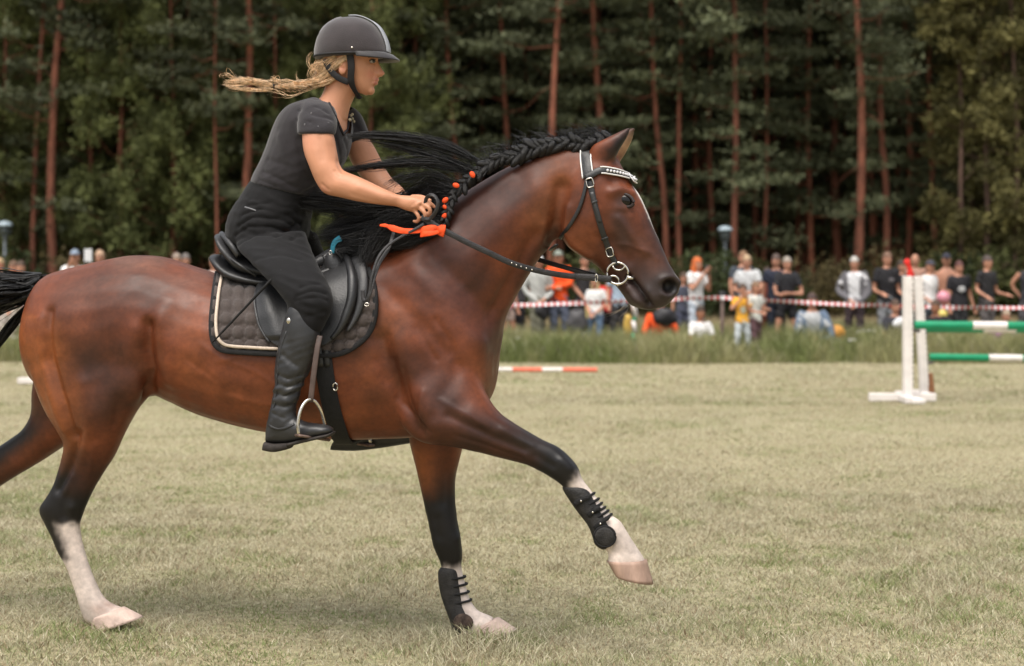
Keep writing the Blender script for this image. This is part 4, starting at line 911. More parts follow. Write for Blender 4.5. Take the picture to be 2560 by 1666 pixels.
# orange ribbons
rb = thing('orange_ribbon', 'bright orange ribbon tied in a bow at the end of the mane plait', 'ribbon', P(1100, 578, -.24))
nx = -LAT + np.array([0, 0, .25])
obj('knot', *ell(P(1103, 576, -.235), (.014, .014, .022), 12, 8, frame(FWD + np.array([0, 0, .5]))), M_ORANGE, rb)
obj('ribbon_end', *strap(crom([P(1108, 563, -.24), P(1106, 576, -.245), P(1101, 590, -.24)], 5), nx, np.linspace(.02, .024, 11), .005), M_ORANGE, rb)
obj('ribbon_loop', *strap(crom([P(1100, 574, -.235), P(1082, 570, -.25), P(1064, 574, -.245), P(1053, 578, -.24)], 5), nx, np.interp(np.linspace(0, 1, 16), [0, .4, 1], [.016, .024, .030]), .005), M_ORANGE, rb)
obj('ribbon_loop', *strap(crom([P(1100, 579, -.24), P(1080, 583, -.255), P(1062, 585, -.25), P(1052, 586, -.24)], 5), nx, np.interp(np.linspace(0, 1, 16), [0, .4, 1], [.014, .020, .024]), .005), M_ORANGE, rb)
obj('ribbon_tail', *strap(crom([P(1060, 577, -.235), P(1035, 578, -.245), P(1008, 578, -.255), P(985, 572, -.25), P(970, 566, -.245)], 5), nx, np.interp(np.linspace(0, 1, 21), [0, .5, .8, 1], [.016, .022, .024, .014]), .005), M_ORANGE, rb)
obj('ribbon_tail', *strap(crom([P(970, 566, -.245), P(962, 564, -.24), P(950, 564, -.235)], 5), nx, np.interp(np.linspace(0, 1, 11), [0, .5, 1], [.012, .014, .008]), .005), M_ORANGE, rb)
for k, (x, y, a) in enumerate(((1181, 437, 1.0), (1140, 464, .3), (1113, 501, -.7), (1112, 518, -.7), (1111, 541, -1.0))):
    c = P(x, y, -.14); d = FWD * math.cos(a) + np.array([0, 0, -math.sin(a)])
    o_ = solo('mane_tie', *ell(c, (.014 if k != 3 else .008, .010, .0075), 12, 8, frame(d, -LAT)), M_ORANGE,
         ['topmost orange tie in the black mane plait', 'second orange tie from the top of the plait', 'middle orange tie in the lower mane plait', 'smallest orange tie in the lower mane plait', 'lowest orange tie of the plait, just above the ribbon bow'][k], 'hair tie', 'orange ties in the mane')
# tendon boots on the fore legs
def boot(name, label, pairs, loops, tabs, muddy):
    th_ = thing(name, label, 'leg boot', P(pairs[0][0], pairs[0][1], pairs[0][5]), 'leg boots on the fore legs')
    sh = obj('shell', *loft(pairs, 5, 26, 2.3), muddy, th_)
    for i, (ax, ay, bx, by, hw, of) in enumerate(loops):
        A = P(ax, ay, of); B = P(bx, by, of); c = (A + B) / 2; u = (A - B) / 2
        pts = np.array([c + u * math.cos(t) + LAT * hw * math.sin(t) for t in np.arange(28) / 28 * 6.283])
        obj('strap', *tube(pts, .0050, 6, True, up=None), M_WEB if muddy is not M_MUD else muddy, th_)
    for x0, y0, x1, y1, of in tabs:
        t = obj('tab', *strap(crom([P(x0, y0, of), P((x0 + x1) / 2, (y0 + y1) / 2 - 2, of - .006), P(x1, y1, of + .004)], 5), -LAT, [.016, .018, .020, .018, .016, .014, .014, .016, .018, .014, .010], .006), M_WEB if muddy is not M_MUD else M_MUD, th_)
        obj('stud', *ell(P(x0 * .6 + x1 * .4, y0 * .6 + y1 * .4, of - .008), (.0042, .003, .0042), 8, 6), M_STEEL, t)
    return th_
M_BOOT = mat('dusty_black_boot', (.018, .016, .015), rough=.6, var=.6, scale=35, bump=.3, bscale=150)
b1 = boot('tendon_boot', 'black tendon boot on the raised near fore leg', [(1458, 1214, 1410, 1210, .030, -.13), (1474, 1226, 1407, 1222, .040, -.13), (1488, 1246, 1421, 1246, .041, -.13), (1506, 1274, 1443, 1278, .041, -.13), (1524, 1298, 1468, 1310, .043, -.13), (1538, 1318, 1480, 1336, .050, -.13), (1540, 1342, 1488, 1360, .049, -.13), (1530, 1362, 1504, 1372, .036, -.13), (1520, 1370, 1514, 1374, .012, -.13)],
     [(1486, 1233, 1440, 1256, .035, -.13), (1497, 1247, 1452, 1271, .035, -.13), (1505, 1258, 1460, 1282, .035, -.13), (1513, 1268, 1468, 1292, .036, -.13), (1521, 1277, 1476, 1302, .036, -.13), (1529, 1286, 1484, 1312, .036, -.13)],
     [(1436, 1262, 1478, 1240, -.17), (1470, 1290, 1500, 1268, -.17), (1486, 1322, 1524, 1292, -.175)], M_BOOT)
h_ = P(1512, 1342, -.182); obj('fetlock_cup', *ell(h_, (.038, .006, .036), 16, 10, np.stack([FWD, LAT, [0, 0, 1]], 1)), M_BOOT, b1)
obj('cup_rim', *tube([h_ + LAT * .002 + FWD * .039 * math.cos(a) + np.array([0, 0, .037]) * math.sin(a) for a in np.arange(24) / 24 * 6.283], .005, 6, True), M_WEB, b1)
b2 = boot('tendon_boot', 'muddy tendon boot on the far fore leg standing on the grass', [(1144, 1416, 1102, 1418, .030, .13), (1150, 1430, 1096, 1432, .039, .13), (1157, 1470, 1100, 1474, .040, .13), (1166, 1506, 1111, 1512, .041, .13), (1178, 1530, 1124, 1546, .046, .13), (1186, 1552, 1132, 1570, .048, .13), (1182, 1578, 1146, 1586, .036, .13)],
     [(1163, 1442, 1106, 1448, .034, .13), (1167, 1460, 1112, 1466, .034, .13), (1172, 1480, 1116, 1486, .035, .13), (1178, 1500, 1122, 1508, .037, .13)], [], M_BOOT)
obj('mud', *ell(P(1158, 1556, .084), (.040, .008, .034), 14, 8, np.stack([FWD, LAT, [0, 0, 1]], 1)), M_MUD, b2, label='brown mud caked on the fetlock cup')
# ------------------------------------------------------------------ the rider
M_SKIN = mat('skin', (.50, .235, .135), rough=.48, var=.07, scale=18, bump=.06, bscale=260, spec=.38, attr='col')
M_SHIRT = mat('charcoal_jersey', (.024, .021, .024), rough=.85, var=.16, scale=22, bump=.15, bscale=300, sheen=.25, spec=.2)
M_BREECH = mat('black_breeches', (.0062, .0058, .0064), rough=.8, var=.2, scale=30, bump=.15, bscale=300, sheen=.08, spec=.2)
M_BOOTL = mat('black_boot_leather', (.020, .0198, .0212), rough=.42, var=.35, scale=16, bump=.15, bscale=40, spec=.5)
M_HELM = mat('grey_suede', (.030, .0225, .0250), rough=.75, var=.22, scale=16, bump=.15, bscale=200, sheen=.4)
M_STRAP = mat('black_strap', (.012, .011, .012), rough=.7)
def chain(pts, rad, sides=10): return tube(crom([P(*p) for p in pts], 4), np.interp(np.linspace(0, 1, (len(pts) - 1) * 4 + 1), np.linspace(0, 1, len(rad)), rad), sides)
rider = thing('person', 'rider in charcoal T-shirt and black breeches leaning forward on the bay horse', 'person', P(700, 640))
hd = [(916, 240, 884, 226, .022, 0), (930, 230, 870, 214, .036, 0), (935, 216, 850, 198, .048, 0), (937, 200, 830, 180, .058, 0), (940, 182, 814, 160, .069, 0), (942, 164, 806, 140, .072, 0), (943, 148, 804, 122, .072, 0), (938, 112, 808, 98, .068, 0), (912, 76, 832, 72, .05, 0)]
neck = [(866, 300, 790, 262, .07, 0), (872, 268, 808, 236, .058, 0), (882, 244, 818, 208, .054, 0), (892, 226, 826, 190, .054, 0)]
tors = [(740, 630, 600, 640, .09, 0), (752, 604, 574, 616, .15, 0), (764, 578, 574, 580, .165, 0), (770, 548, 583, 540, .16, 0), (774, 522, 602, 506, .15, 0), (792, 492, 628, 462, .135, 0), (818, 450, 658, 414, .14, 0), (846, 415, 676, 372, .15, 0), (864, 375, 691, 330, .158, 0), (872, 330, 708, 294, .16, 0), (868, 292, 732, 268, .14, 0), (858, 272, 770, 246, .09, 0)]
armn = [(820, 290, 748, 284, .048, -.15), (830, 310, 750, 308, .05, -.17), (834, 342, 757, 342, .050, -.18), (842, 384, 761, 380, .050, -.19), (849, 412, 775, 418, .048, -.20), (860, 426, 791, 456, .046, -.205), (874, 433, 812, 484, .044, -.21), (892, 440, 850, 494, .041, -.215), (925, 455, 888, 503, .038, -.22), (962, 473, 930, 510, .034, -.22), (996, 487, 964, 514, .029, -.215), (1014, 489, 990, 517, .026, -.21), (1040, 491, 1014, 526, .031, -.21), (1062, 498, 1038, 533, .029, -.21)]
armf = [(890, 290, 830, 292, .045, .14), (908, 318, 852, 332, .048, .165), (924, 350, 866, 366, .047, .175), (944, 384, 876, 400, .045, .18), (962, 420, 900, 440, .043, .18), (978, 444, 922, 464, .041, .17), (1002, 466, 958, 488, .036, .15), (1022, 484, 992, 508, .028, .12), (1044, 496, 1016, 524, .03, .10), (1064, 508, 1040, 536, .03, .09)]
legn = [(756, 580, 600, 600, .08, -.10), (770, 618, 600, 622, .085, -.17), (790, 664, 640, 664, .078, -.26), (812, 704, 676, 702, .068, -.32), (826, 742, 706, 738, .060, -.352), (824, 775, 724, 768, .054, -.36), (806, 815, 716, 805, .050, -.362), (786, 870, 700, 870, .046, -.368), (760, 940, 692, 945, .04, -.372), (738, 1000, 688, 1006, .034, -.378), (734, 1050, 672, 1060, .032, -.382)]
def far(rows, dx=0, dy=0): return [(a + dx, b + dy, c + dx, d + dy, h, -o) for a, b, c, d, h, o in rows]
body = MB()
def grow(rows, k, h):
    out = []
    for ax, ay, bx, by, hw, of in rows:
        d = math.hypot(ax - bx, ay - by); ux, uy = (ax - bx) / d, (ay - by) / d
        out.append((ax + ux * k, ay + uy * k, bx - ux * k, by - uy * k, hw + h, of))
    return out
for r_ in (hd, neck, grow(tors, -7, -.012), grow(armn[:2], -9, -.014) + armn[2:], grow(armf[:2], -9, -.014) + armf[2:], grow(legn[:2], -22, -.03) + grow(legn[2:], -9, -.011)): body.addt(loft(r_, 4, 22))
body.addt(loft(grow(far(legn, 30), -8, -.01), 4, 18))
NOSE = [(945, 152, 926, 154, .009, 0), (950, 164, 928, 166, .0115, 0), (957, 176, 930, 178, .016, 0), (962, 184, 932, 187, .019, 0), (954, 192, 934, 194, .016, 0)]
body.addt(loft(NOSE, 4, 14))
body.addt(ell(P(940, 200, 0), (.0135, .024, .009), 12, 8)); body.addt(ell(P(937.5, 208.5, 0), (.0135, .022, .009), 12, 8)); body.addt(ell(P(926, 227, 0), (.018, .024, .018), 12, 8))
for sg in (-1, 1):
    body.addt(ell(P(857, 170, sg * .073), (.017, .009, .028), 12, 8, rot('Y', .15)))
for pts, r_ in (([(1056, 500, -.215), (1074, 508, -.222), (1088, 520, -.212)], [.0095, .0085, .0070]), ([(1054, 508, -.225), (1074, 522, -.236), (1073, 537, -.225), (1058, 541, -.205)], [.0092, .0086, .0082, .0072]),
                ([(1046, 517, -.225), (1062, 533, -.236), (1060, 546, -.225), (1046, 546, -.205)], [.0092, .0086, .0080, .0072]), ([(1034, 524, -.220), (1046, 541, -.230), (1044, 554, -.220), (1033, 553, -.205)], [.0085, .008, .0072, .0065]),
                ([(1028, 494, -.195), (1054, 494, -.185), (1078, 504, -.185)], [.012, .0105, .008]),
                ([(1060, 512, .09), (1080, 522, .075), (1090, 538, .07)], [.0105, .0095, .0075]), ([(1058, 520, .10), (1076, 534, .09), (1074, 548, .08)], [.0105, .01, .008]), ([(1050, 528, .10), (1064, 542, .09), (1060, 554, .08)], [.0105, .01, .008]), ([(1040, 532, .10), (1050, 546, .09), (1046, 556, .08)], [.009, .009, .007]), ([(1036, 502, .09), (1058, 506, .07), (1078, 514, .06)], [.012, .0105, .008])):
    body.addt(chain(pts, r_))
V, Fq = remesh(*body.get(), .0038)
V = smooth(V, Fq, 2, .5); N = normals(V, Fq); tr = bvh(V, Fq)
V = carve([([(926, 154), (936, 155)], .010, -.006), ([(924, 146), (942, 147)], .007, .003), ([(931, 204.5), (946, 204)], .0035, -.004), ([(934, 215)], .006, -.003), ([(944, 193), (943, 196)], .004, -.002),
           ([(846, 405), (858, 430)], .014, -.006), ([(796, 425), (790, 380)], .03, .004), ([(838, 428), (852, 440)], .006, -.003), ([(806, 462), (820, 474)], .008, -.003), ([(900, 470), (960, 494)], .012, .0025), ([(880, 486), (940, 503)], .010, -.002), ([(800, 350), (806, 400)], .012, -.002), ([(830, 370), (836, 400)], .02, -.003), ([(840, 460), (890, 470)], .02, .003),
           ([(1040, 512), (1054, 506)], .005, .0025), ([(1032, 518), (1046, 516)], .005, .0025), ([(880, 240), (868, 275)], .010, .003), ([(852, 168), (860, 172)], .007, -.005)], V, N, tr)
V = smooth(V, Fq, 1, .3)
PX, PY = side_px(V); C = np.tile((.53, .245, .140), (len(V), 1))
def pt2(x, y, r, col, k):
    global C
    w = k * np.exp(-((PX - x) ** 2 + (PY - y) ** 2) / r ** 2); C = C * (1 - w[:, None]) + np.asarray(col) * w[:, None]
pt2(926, 186, 12, (.58, .21, .14), .6); pt2(955, 183, 6, (.58, .20, .13), .6); pt2(942, 199, 4.5, (.42, .13, .11), .85); pt2(939, 208, 4.5, (.42, .13, .11), .85); pt2(806, 478, 16, (.52, .20, .13), .5); pt2(858, 172, 8, (.55, .20, .14), .5); pt2(760, 350, 30, (.60, .27, .18), .5)
for x, y in ((1088, 520), (1072, 538), (1058, 546), (1043, 555)): pt2(x, y, 6, (.55, .22, .15), .5)
obj('body', V, Fq, M_SKIN, rider, cols=C); RTREE = bvh(V, Fq)
# eyes, brows
for sg in (-1, 1):
    c = P(931, 154, sg * .034)
    ey = obj('eye', *ell(c, (.0120, .0115, .0075), 12, 8), mat('eye_white', (.34, .30, .28), .3), rider)
    obj('iris', *ell(c + FWD * .0075 + LAT * sg * .006 + np.array([0, 0, -.0005]), (.0066, .0066, .0066), 10, 8), mat('iris', (.05, .045, .04), .15), ey)
    obj('eyelash', *tube(crom([P(924, 152, sg * .042), P(931, 149, sg * .043), P(939, 150, sg * .036)], 4), .0022, 6), mat('lash', (.05, .03, .02), .7), rider)
    obj('eyebrow', *tube(crom([P(921, 144, sg * .047), P(931, 140, sg * .044), P(942, 143, sg * .030)], 4), .0028, 6), mat('brow', (.16, .09, .05), .8), rider)
# shirt: torso, sleeves, V neck
sh = MB()
def grow(rows, k, h): 
    out = []
    for ax, ay, bx, by, hw, of in rows:
        d = math.hypot(ax - bx, ay - by); ux, uy = (ax - bx) / d, (ay - by) / d
        out.append((ax + ux * k, ay + uy * k, bx - ux * k, by - uy * k, hw + h, of))
    return out
st = [(794, 495, 633, 458, .141, 0)] + grow([(800, 482, 642, 440, .135, 0)], 3, .010) + grow(tors[6:-1], 4, .012)
sh.addt(loft(st + [(866, 286, 760, 254, .125, 0), (862, 276, 790, 244, .085, 0)], 4, 28))
sh.addt(loft([(826, 258, 770, 250, .05, -.06), (836, 272, 757, 262, .055, -.11), (841, 300, 748, 292, .057, -.15), (841, 320, 746, 316, .057, -.170), (837, 337, 746, 336, .057, -.178)], 4, 22))
sh.addt(loft([(884, 268, 820, 268, .05, .07), (900, 284, 836, 294, .06, .13), (916, 318, 852, 336, .060, .165), (925, 346, 868, 368, .056, .178)], 4, 22))
V, Fq = remesh(*sh.get(), .005); V = smooth(V, Fq, 9, .5); N = normals(V, Fq); tr = bvh(V, Fq)
V = carve([([(748, 276), (790, 292), (828, 300)], .008, -.005), ([(742, 300), (775, 306)], .007, -.004), ([(790, 268), (820, 285)], .007, -.004), ([(838, 340), (846, 370), (850, 410)], .008, -.004),
           ([(745, 350), (752, 400), (770, 450)], .012, -.004), ([(660, 430), (700, 448), (740, 470)], .009, -.005), ([(650, 450), (690, 466), (720, 490)], .008, -.005), ([(672, 400), (720, 415)], .012, -.004), ([(700, 340), (720, 400), (745, 440)], .02, .004),
           ([(760, 480), (785, 470)], .01, -.005), ([(860, 350), (868, 390)], .008, -.004), ([(880, 300), (900, 330)], .008, -.004), ([(868, 340), (885, 350)], .008, -.005)], V, N, tr, both=False)
V = smooth(V, Fq, 1, .3)
N = normals(V, Fq); PX, PY = side_px(V)
fw = .0006 + .0055 * np.exp(-((PX - 690) ** 2 + (PY - 470) ** 2) / 60 ** 2) + .004 * np.exp(-((PX - 790) ** 2 + (PY - 310) ** 2) / 45 ** 2) + .004 * np.exp(-((PX - 760) ** 2 + (PY - 400) ** 2) / 40 ** 2)
Rd = rot('Y', .35)
V = V + N * (fw * (ridge(V @ Rd.T, (5, 8, 22), 3.1) * .9)) [:, None]
# cut the V neck: drop the faces of the collar opening
PX, PY = side_px(V); lat = (V[:, 1] + SL * V[:, 0] - D0) / LN
nk = (PX > np.interp(PY, [236, 262, 290, 318, 336], [812, 826, 838, 850, 857])) & (PY < 336) & (lat > -.10) & (lat < np.interp(PY, [250, 300, 336], [.085, .05, .008]))
top_ = (PY < 250 + abs(lat) * 60) & (PX > 800) & (abs(lat) < .078)
rm = nk | top_
keep = ~rm[Fq].all(1)
shirt = obj('shirt', V, Fq[keep], M_SHIRT, rider, label='charcoal short-sleeved V-neck T-shirt')
# collar rib along the opening
rim = [cast(tr, x, y)[0] for x, y in crom([(814, 244), (826, 264), (838, 290), (850, 318), (858, 337)], 4)]
rim = np.array([q - LAT * .001 for q in rim if q is not None] + [P(868, 326, .016), P(872, 306, .040), P(870, 284, .060)])
obj('collar', *tube(rim, .0055, 8), mat('collar_rib', (.014, .012, .014), .85), shirt)
for x, y in ((762, 312), (820, 308), (778, 284), (796, 318)):
    h, n2 = cast(tr, x, y)
    if h is not None: obj('print_mark', *ell(h + n2 * .001, (.005, .0012, .003), 8, 6, rot('Y', x)), mat('shirt_print', (.12, .115, .12), .7), shirt)
for k, (x, y, o) in enumerate(((876, 290, .06), (880, 297, .064), (884, 304, .075), (874, 300, .045), (880, 286, .075))):
    h = tr.ray_cast(Vector(CAM), Vector(((x - CX) / F, 1, -(y - HY) / F)).normalized())
    if h[0] is not None: obj('print_mark', *ell(np.array(h[0]) + np.array(h[1]) * .001, (.007, .005, .006), 8, 6, rot('Y', x)), mat('shirt_emblem', (.42, .36, .24), .6), shirt)
# breeches
br = MB()
br.addt(loft(grow([(742, 632, 596, 640, .08, 0), (754, 606, 574, 618, .16, 0), (764, 580, 573, 580, .172, 0), (769, 548, 582, 540, .165, 0), (774, 522, 601, 506, .152, 0), (790, 494, 624, 468, .134, 0), (804, 470, 644, 440, .130, 0)], 1, .002), 5, 28))
br.addt(loft(grow(legn[:7] + [(800, 830, 712, 820, .048, -.362)], 3, .006), 5, 24)); br.addt(loft(grow(far(legn[:7], 30), 3, .006), 4, 20))
V, Fq = remesh(*br.get(), .006); V = smooth(V, Fq, 4, .5); N = normals(V, Fq); tr = bvh(V, Fq)
V = carve([([(596, 566), (630, 545), (690, 548), (735, 566)], .008, -.009), ([(588, 590), (620, 568), (680, 566), (725, 580)], .008, -.008), ([(606, 538), (650, 524), (720, 540), (750, 560)], .008, -.008), ([(598, 612), (640, 590), (700, 590)], .010, -.006), ([(618, 516), (670, 510), (740, 530)], .007, -.006), ([(640, 650), (700, 640), (750, 650)], .012, -.004), ([(740, 560), (720, 580), (690, 592)], .012, -.008), ([(752, 590), (730, 600)], .01, -.006),
           ([(625, 500), (680, 505)], .006, -.003), ([(742, 742), (780, 730), (815, 736)], .007, -.006), ([(740, 752), (785, 745), (818, 752)], .006, -.005), ([(752, 722), (800, 712)], .008, -.005), ([(700, 640), (760, 720)], .03, .005), ([(770, 790), (812, 780)], .008, -.004)], V, N, tr, both=False)
V = smooth(V, Fq, 1, .3)
N = normals(V, Fq); PX, PY = side_px(V)
fw = .0018 + .006 * np.exp(-((PX - 690) ** 2 + (PY - 545) ** 2) / 70 ** 2) + .005 * np.exp(-((PX - 770) ** 2 + (PY - 740) ** 2) / 40 ** 2)
Rd = rot('Y', -.35)
V = V + N * (fw * ridge(V @ Rd.T, (8, 12, 34), 5.))[:, None]
bre = obj('breeches', V, Fq, M_BREECH, rider, label='black riding breeches')
o, nn = on_horse([(612, 518), (626, 522), (640, 527)], .001, 5, tr); obj('pocket_zip', *strap(o, nn, .005, .002), mat('zip', (.16, .16, .17), .5), bre)
# long boots
def long_boot(rows, foot, heel, sole, parent):
    b = MB(); b.addt(loft(rows, 5, 24)); b.addt(loft(foot, 5, 22))
    V, Fq = remesh(*b.get(), .005); V = smooth(V, Fq, 3, .5); N = normals(V, Fq); tr = bvh(V, Fq)
    return V, Fq, N, tr
brow_ = [(764, 762, 732, 758, .040, -.366), (778, 782, 722, 776, .054, -.366), (792, 812, 710, 812, .060, -.368), (797, 842, 701, 852, .062, -.370), (791, 878, 694, 886, .061, -.372), (777, 912, 690, 928, .056, -.376), (759, 955, 687, 970, .050, -.38), (745, 992, 683, 1004, .044, -.384), (738, 1026, 675, 1032, .042, -.388), (742, 1052, 667, 1066, .042, -.39), (735, 1080, 664, 1096, .036, -.39)]
bfoot = [(690, 1050, 664, 1106, .034, -.39), (728, 1040, 712, 1108, .040, -.39), (765, 1056, 763, 1100, .044, -.395), (800, 1061, 800, 1092, .043, -.40), (824, 1066, 822, 1087, .034, -.40), (833, 1073, 832, 1081, .014, -.40)]
V, Fq, N, tr = long_boot(brow_, bfoot, None, None, rider)
V = carve([([(692, 935), (720, 948), (752, 940)], .007, -.006), ([(690, 958), (722, 968), (750, 960)], .007, -.006), ([(688, 985), (715, 990), (744, 978)], .006, -.006), ([(684, 1012), (712, 1018), (738, 1008)], .006, -.006), ([(686, 1000), (716, 1004), (740, 994)], .008, .004), ([(690, 970), (720, 978), (748, 968)], .009, .004), ([(708, 890), (740, 915)], .010, -.005),
           ([(682, 1034), (710, 1046), (742, 1040)], .005, -.004), ([(720, 860), (730, 900)], .02, -.004)], V, N, tr, both=False)
V = smooth(V, Fq, 1, .3)
N = normals(V, Fq); PX, PY = side_px(V)
V = V + N * ((.0010 + .004 * np.exp(-((PY - 965) / 55) ** 2)) * ridge(V @ rot('Y', .3).T, (10, 12, 34), 2.))[:, None]
bo = obj('riding_boot', V, Fq, M_BOOTL, rider, label='tall black leather riding boot on the near leg')
sole = loft([(666, 1104, 662, 1126, .036, -.39), (690, 1108, 690, 1130, .038, -.39), (722, 1106, 724, 1122, .040, -.39), (726, 1106, 727, 1116, .040, -.39), (765, 1096, 765, 1106, .045, -.395), (800, 1088, 802, 1097, .045, -.40), (826, 1083, 826, 1091, .035, -.40), (835, 1078, 836, 1083, .015, -.40)], 3, 18, 3.5)
obj('sole', *sole, mat('boot_sole', (.030, .024, .021), .8, .5, 50), bo)
h, n2 = cast(bvh(V, Fq), 722, 803); obj('badge', *ell(h + n2 * .001, (.0085, .003, .011), 12, 8, np.stack([FWD, LAT, [0, 0, 1]], 1)), M_STEEL, bo)
o, nn = on_horse([(716, 828), (700, 880), (694, 930), (690, 985), (684, 1020)], .0005, 5, bvh(V, Fq)); obj('seam', *strap(o, nn, .004, .003), M_LEA2, bo)
o, nn = on_horse([(672, 1064), (690, 1074), (712, 1072), (736, 1060)], .001, 4, bvh(V, Fq)); obj('ankle_strap', *strap(o, nn, .010, .004), M_LEA, bo)
fb = [(a + 70 + (b - 760) * .13, b + 4, c + 70 + (d - 760) * .13, d + 4, h, -o - .01) for a, b, c, d, h, o in brow_]
ff = [(a + 116, b + 18, c + 116, d + 20, h, -o - .01) for a, b, c, d, h, o in bfoot]
ff = [(800 + (a - 780) * 1.35 + 24, b, 800 + (c - 780) * 1.35 + 24, d, h, o) for a, b, c, d, h, o in ff]
V, Fq, N, tr = long_boot(fb, ff, None, None, rider); obj('riding_boot', V, Fq, M_BOOTL, rider, label='riding boot on the far leg behind the girth')
# hair: loose blond plait blown back
M_BLOND = mat('blond_hair', (.70, .48, .29), rough=.45, var=.45, scale=70, spec=.45)
M_DKBL = mat('dark_blond_hair', (.24, .145, .08), rough=.5, var=.4, scale=70)
rs = np.random.default_rng(11)
hg = [(g((872, 140, -.074), (845, 158, -.078), (815, 186, -.06), (780, 212, -.05)), [.008, .012, .014, .014], 170, .3), (g((840, 142, -.076), (815, 160, -.070), (800, 190, -.05), (775, 212, -.045)), [.010, .012, .014, .012], 150, .3),
      (g((812, 148, -.05), (806, 170, -.05), (800, 195, -.04), (770, 215, -.04)), [.012, .016, .016, .012], 150, .3), (g((800, 150, .0), (800, 175, .0), (795, 200, -.02), (765, 216, -.04)), [.02, .024, .02, .012], 160, .3),
      (g((838, 192, -.06), (815, 206, -.06), (790, 214, -.05), (765, 220, -.05)), [.010, .014, .014, .012], 120, .3)]
for q in range(3):                                               # the plait: three locks wound round each other
    ph = q * 2.094; hg.append((np.array([P(806 - 122 * t, 200 + 17 * math.sin(min(t * 1.4, 1) * 1.57) + 5.0 * (1 - .5 * t) * math.sin(12 * t + ph), -.052 + .012 * math.cos(12 * t + ph)) for t in np.linspace(0, 1, 9)]), [.009, .008, .007, .005, .003], 130, .6))
for q in range(11):                                              # loose end below the band
    x1 = 552 + 50 * rs.random(); y1 = 192 + 34 * rs.random() ** 1.5; hg.append((np.array([P(684 + (x1 - 684) * t, 216 + (y1 - 216) * t + (5 + 8 * rs.random()) * math.sin(3.1 * t + .5) * (1 if y1 > 214 else -.4) + 2.5 * math.sin(9 * t + q), -.06 - .02 * t + .008 * rs.normal() * t) for t in np.linspace(0, 1, 6)]), [.003, .0055, .006, .005, .004], 34, .7))
Vs, Fs = strands(hg, rs, .0006); 
hair = obj('hair', Vs, Fs, M_BLOND, rider, label='long blond plait blown back behind the rider')
mb = MB()
for k in range(7):
    for sg in (-1, 1):
        t = (k + .5 * (sg > 0)) / 7; c = P(785 - 98 * t, 212 + 14 * math.sin(t * 3.0) + sg * 3.5, -.052)
        mb.addt(ell(c, (.012, .007, .0045 * (1 - .5 * t)), 10, 8, frame(np.array([-1, 0, .5 * sg]))))
mb.addt(ell(P(806, 190, -.03), (.030, .030, .028), 12, 8)); mb.addt(ell(P(812, 168, 0), (.035, .06, .035), 14, 10))
mb.build('hair_core', M_DKBL, hair)
obj('hair_band', *tube([P(685, 217, -.06) + .008 * np.array([0, math.cos(a), math.sin(a)]) for a in np.arange(12) / 12 * 6.283], .003, 6, True), M_STRAP, hair)
wg = [(g((800, 178, -.06), (776, 168, -.06), (772, 140, -.06), (784, 130, -.06)), [.003, .006, .008, .004], 10, .6), (g((770, 210, -.05), (748, 208, -.05), (740, 190, -.05), (744, 180, -.05)), [.003, .006, .006, .003], 6, .6), (g((700, 216, -.06), (690, 200, -.06), (680, 196, -.06), (676, 204, -.06)), [.004, .008, .008, .004], 14, .8), (g((600, 205, -.07), (580, 190, -.07), (560, 186, -.07), (548, 192, -.07)), [.004, .008, .01, .008], 10, .8), (g((770, 212, -.05), (730, 204, -.06), (690, 202, -.06), (650, 206, -.07)), [.006, .010, .010, .010], 14, .9), (g((770, 224, -.05), (730, 238, -.06), (690, 232, -.06), (650, 226, -.07)), [.006, .008, .009, .009], 10, .9), (g((815, 165, -.07), (796, 158, -.07), (780, 172, -.06), (770, 196, -.05)), [.004, .009, .010, .008], 30, .6)]
Vs, Fs = strands(wg, rs, .0008, 10); obj('wisps', Vs, Fs, M_BLOND, hair)
# bracelet
obj('bracelet', *tube([P(1012, 482, .12) * (1 - t) + P(990, 506, .12) * t + LAT * .03 * s for t, s in [(.5 + .56 * math.cos(a), math.sin(a)) for a in np.arange(20) / 20 * 6.283]], .0028, 6, True), M_WHITE, rider)
# helmet
helmet = thing('riding_helmet', 'grey suede riding helmet with light centre stripe on the rider', 'helmet', P(880, 140))
hrows = [(967, 140, 790, 149, .101, 0), (970, 132, 788, 140, .106, 0), (968, 120, 789, 122, .108, 0), (961, 96, 797, 93, .104, 0), (946, 70, 816, 66, .090, 0), (924, 53, 842, 50, .062, 0), (900, 44, 868, 44, .026, 0)]
shell = obj('shell', *loft(hrows, 6, 48, 2.1), M_HELM, helmet)
hc = (P(968, 134) + P(790, 142)) / 2; ax_ = (P(970, 136) - P(788, 142)) / 2; A_ = np.linalg.norm(ax_); axu = ax_ / A_; upv = np.cross(LAT, axu); upv = upv if upv[2] > 0 else -upv
rows = []
for i in range(33):
    a = math.radians(-72 + 144 * i / 32); ca, sa = math.cos(a), math.sin(a)
    inn = hc + axu * A_ * .97 * ca + LAT * .104 * sa; ext = .046 * max(ca, 0) ** .75 + .003
    dirn = axu * ca * 1.0 + LAT * sa * .35
    o1 = inn + dirn * ext - upv * (.008 + ext * .38); mid = inn + dirn * ext * .5 - upv * (.002 + ext * .14)
    rows.append([inn + upv * .006, mid + upv * .004, o1 + upv * .0025, o1 - upv * .0025, mid - upv * .004, inn - upv * .004])
obj('visor', np.array(rows).reshape(-1, 3), grid_faces(33, 6) + [tuple(range(6))[::-1], tuple(range(192, 198))], mat('black_visor', (.020, .017, .019), .55, sheen=.3), helmet)
mid = crom([P(876, 42), P(900, 42.5), P(926, 52), (P(948, 69)), P(963, 96), P(970, 120), P(971, 132)], 6); tg_ = np.gradient(mid, axis=0); nr_ = np.cross(LAT, tg_); nr_ /= np.linalg.norm(nr_, axis=1)[:, None]
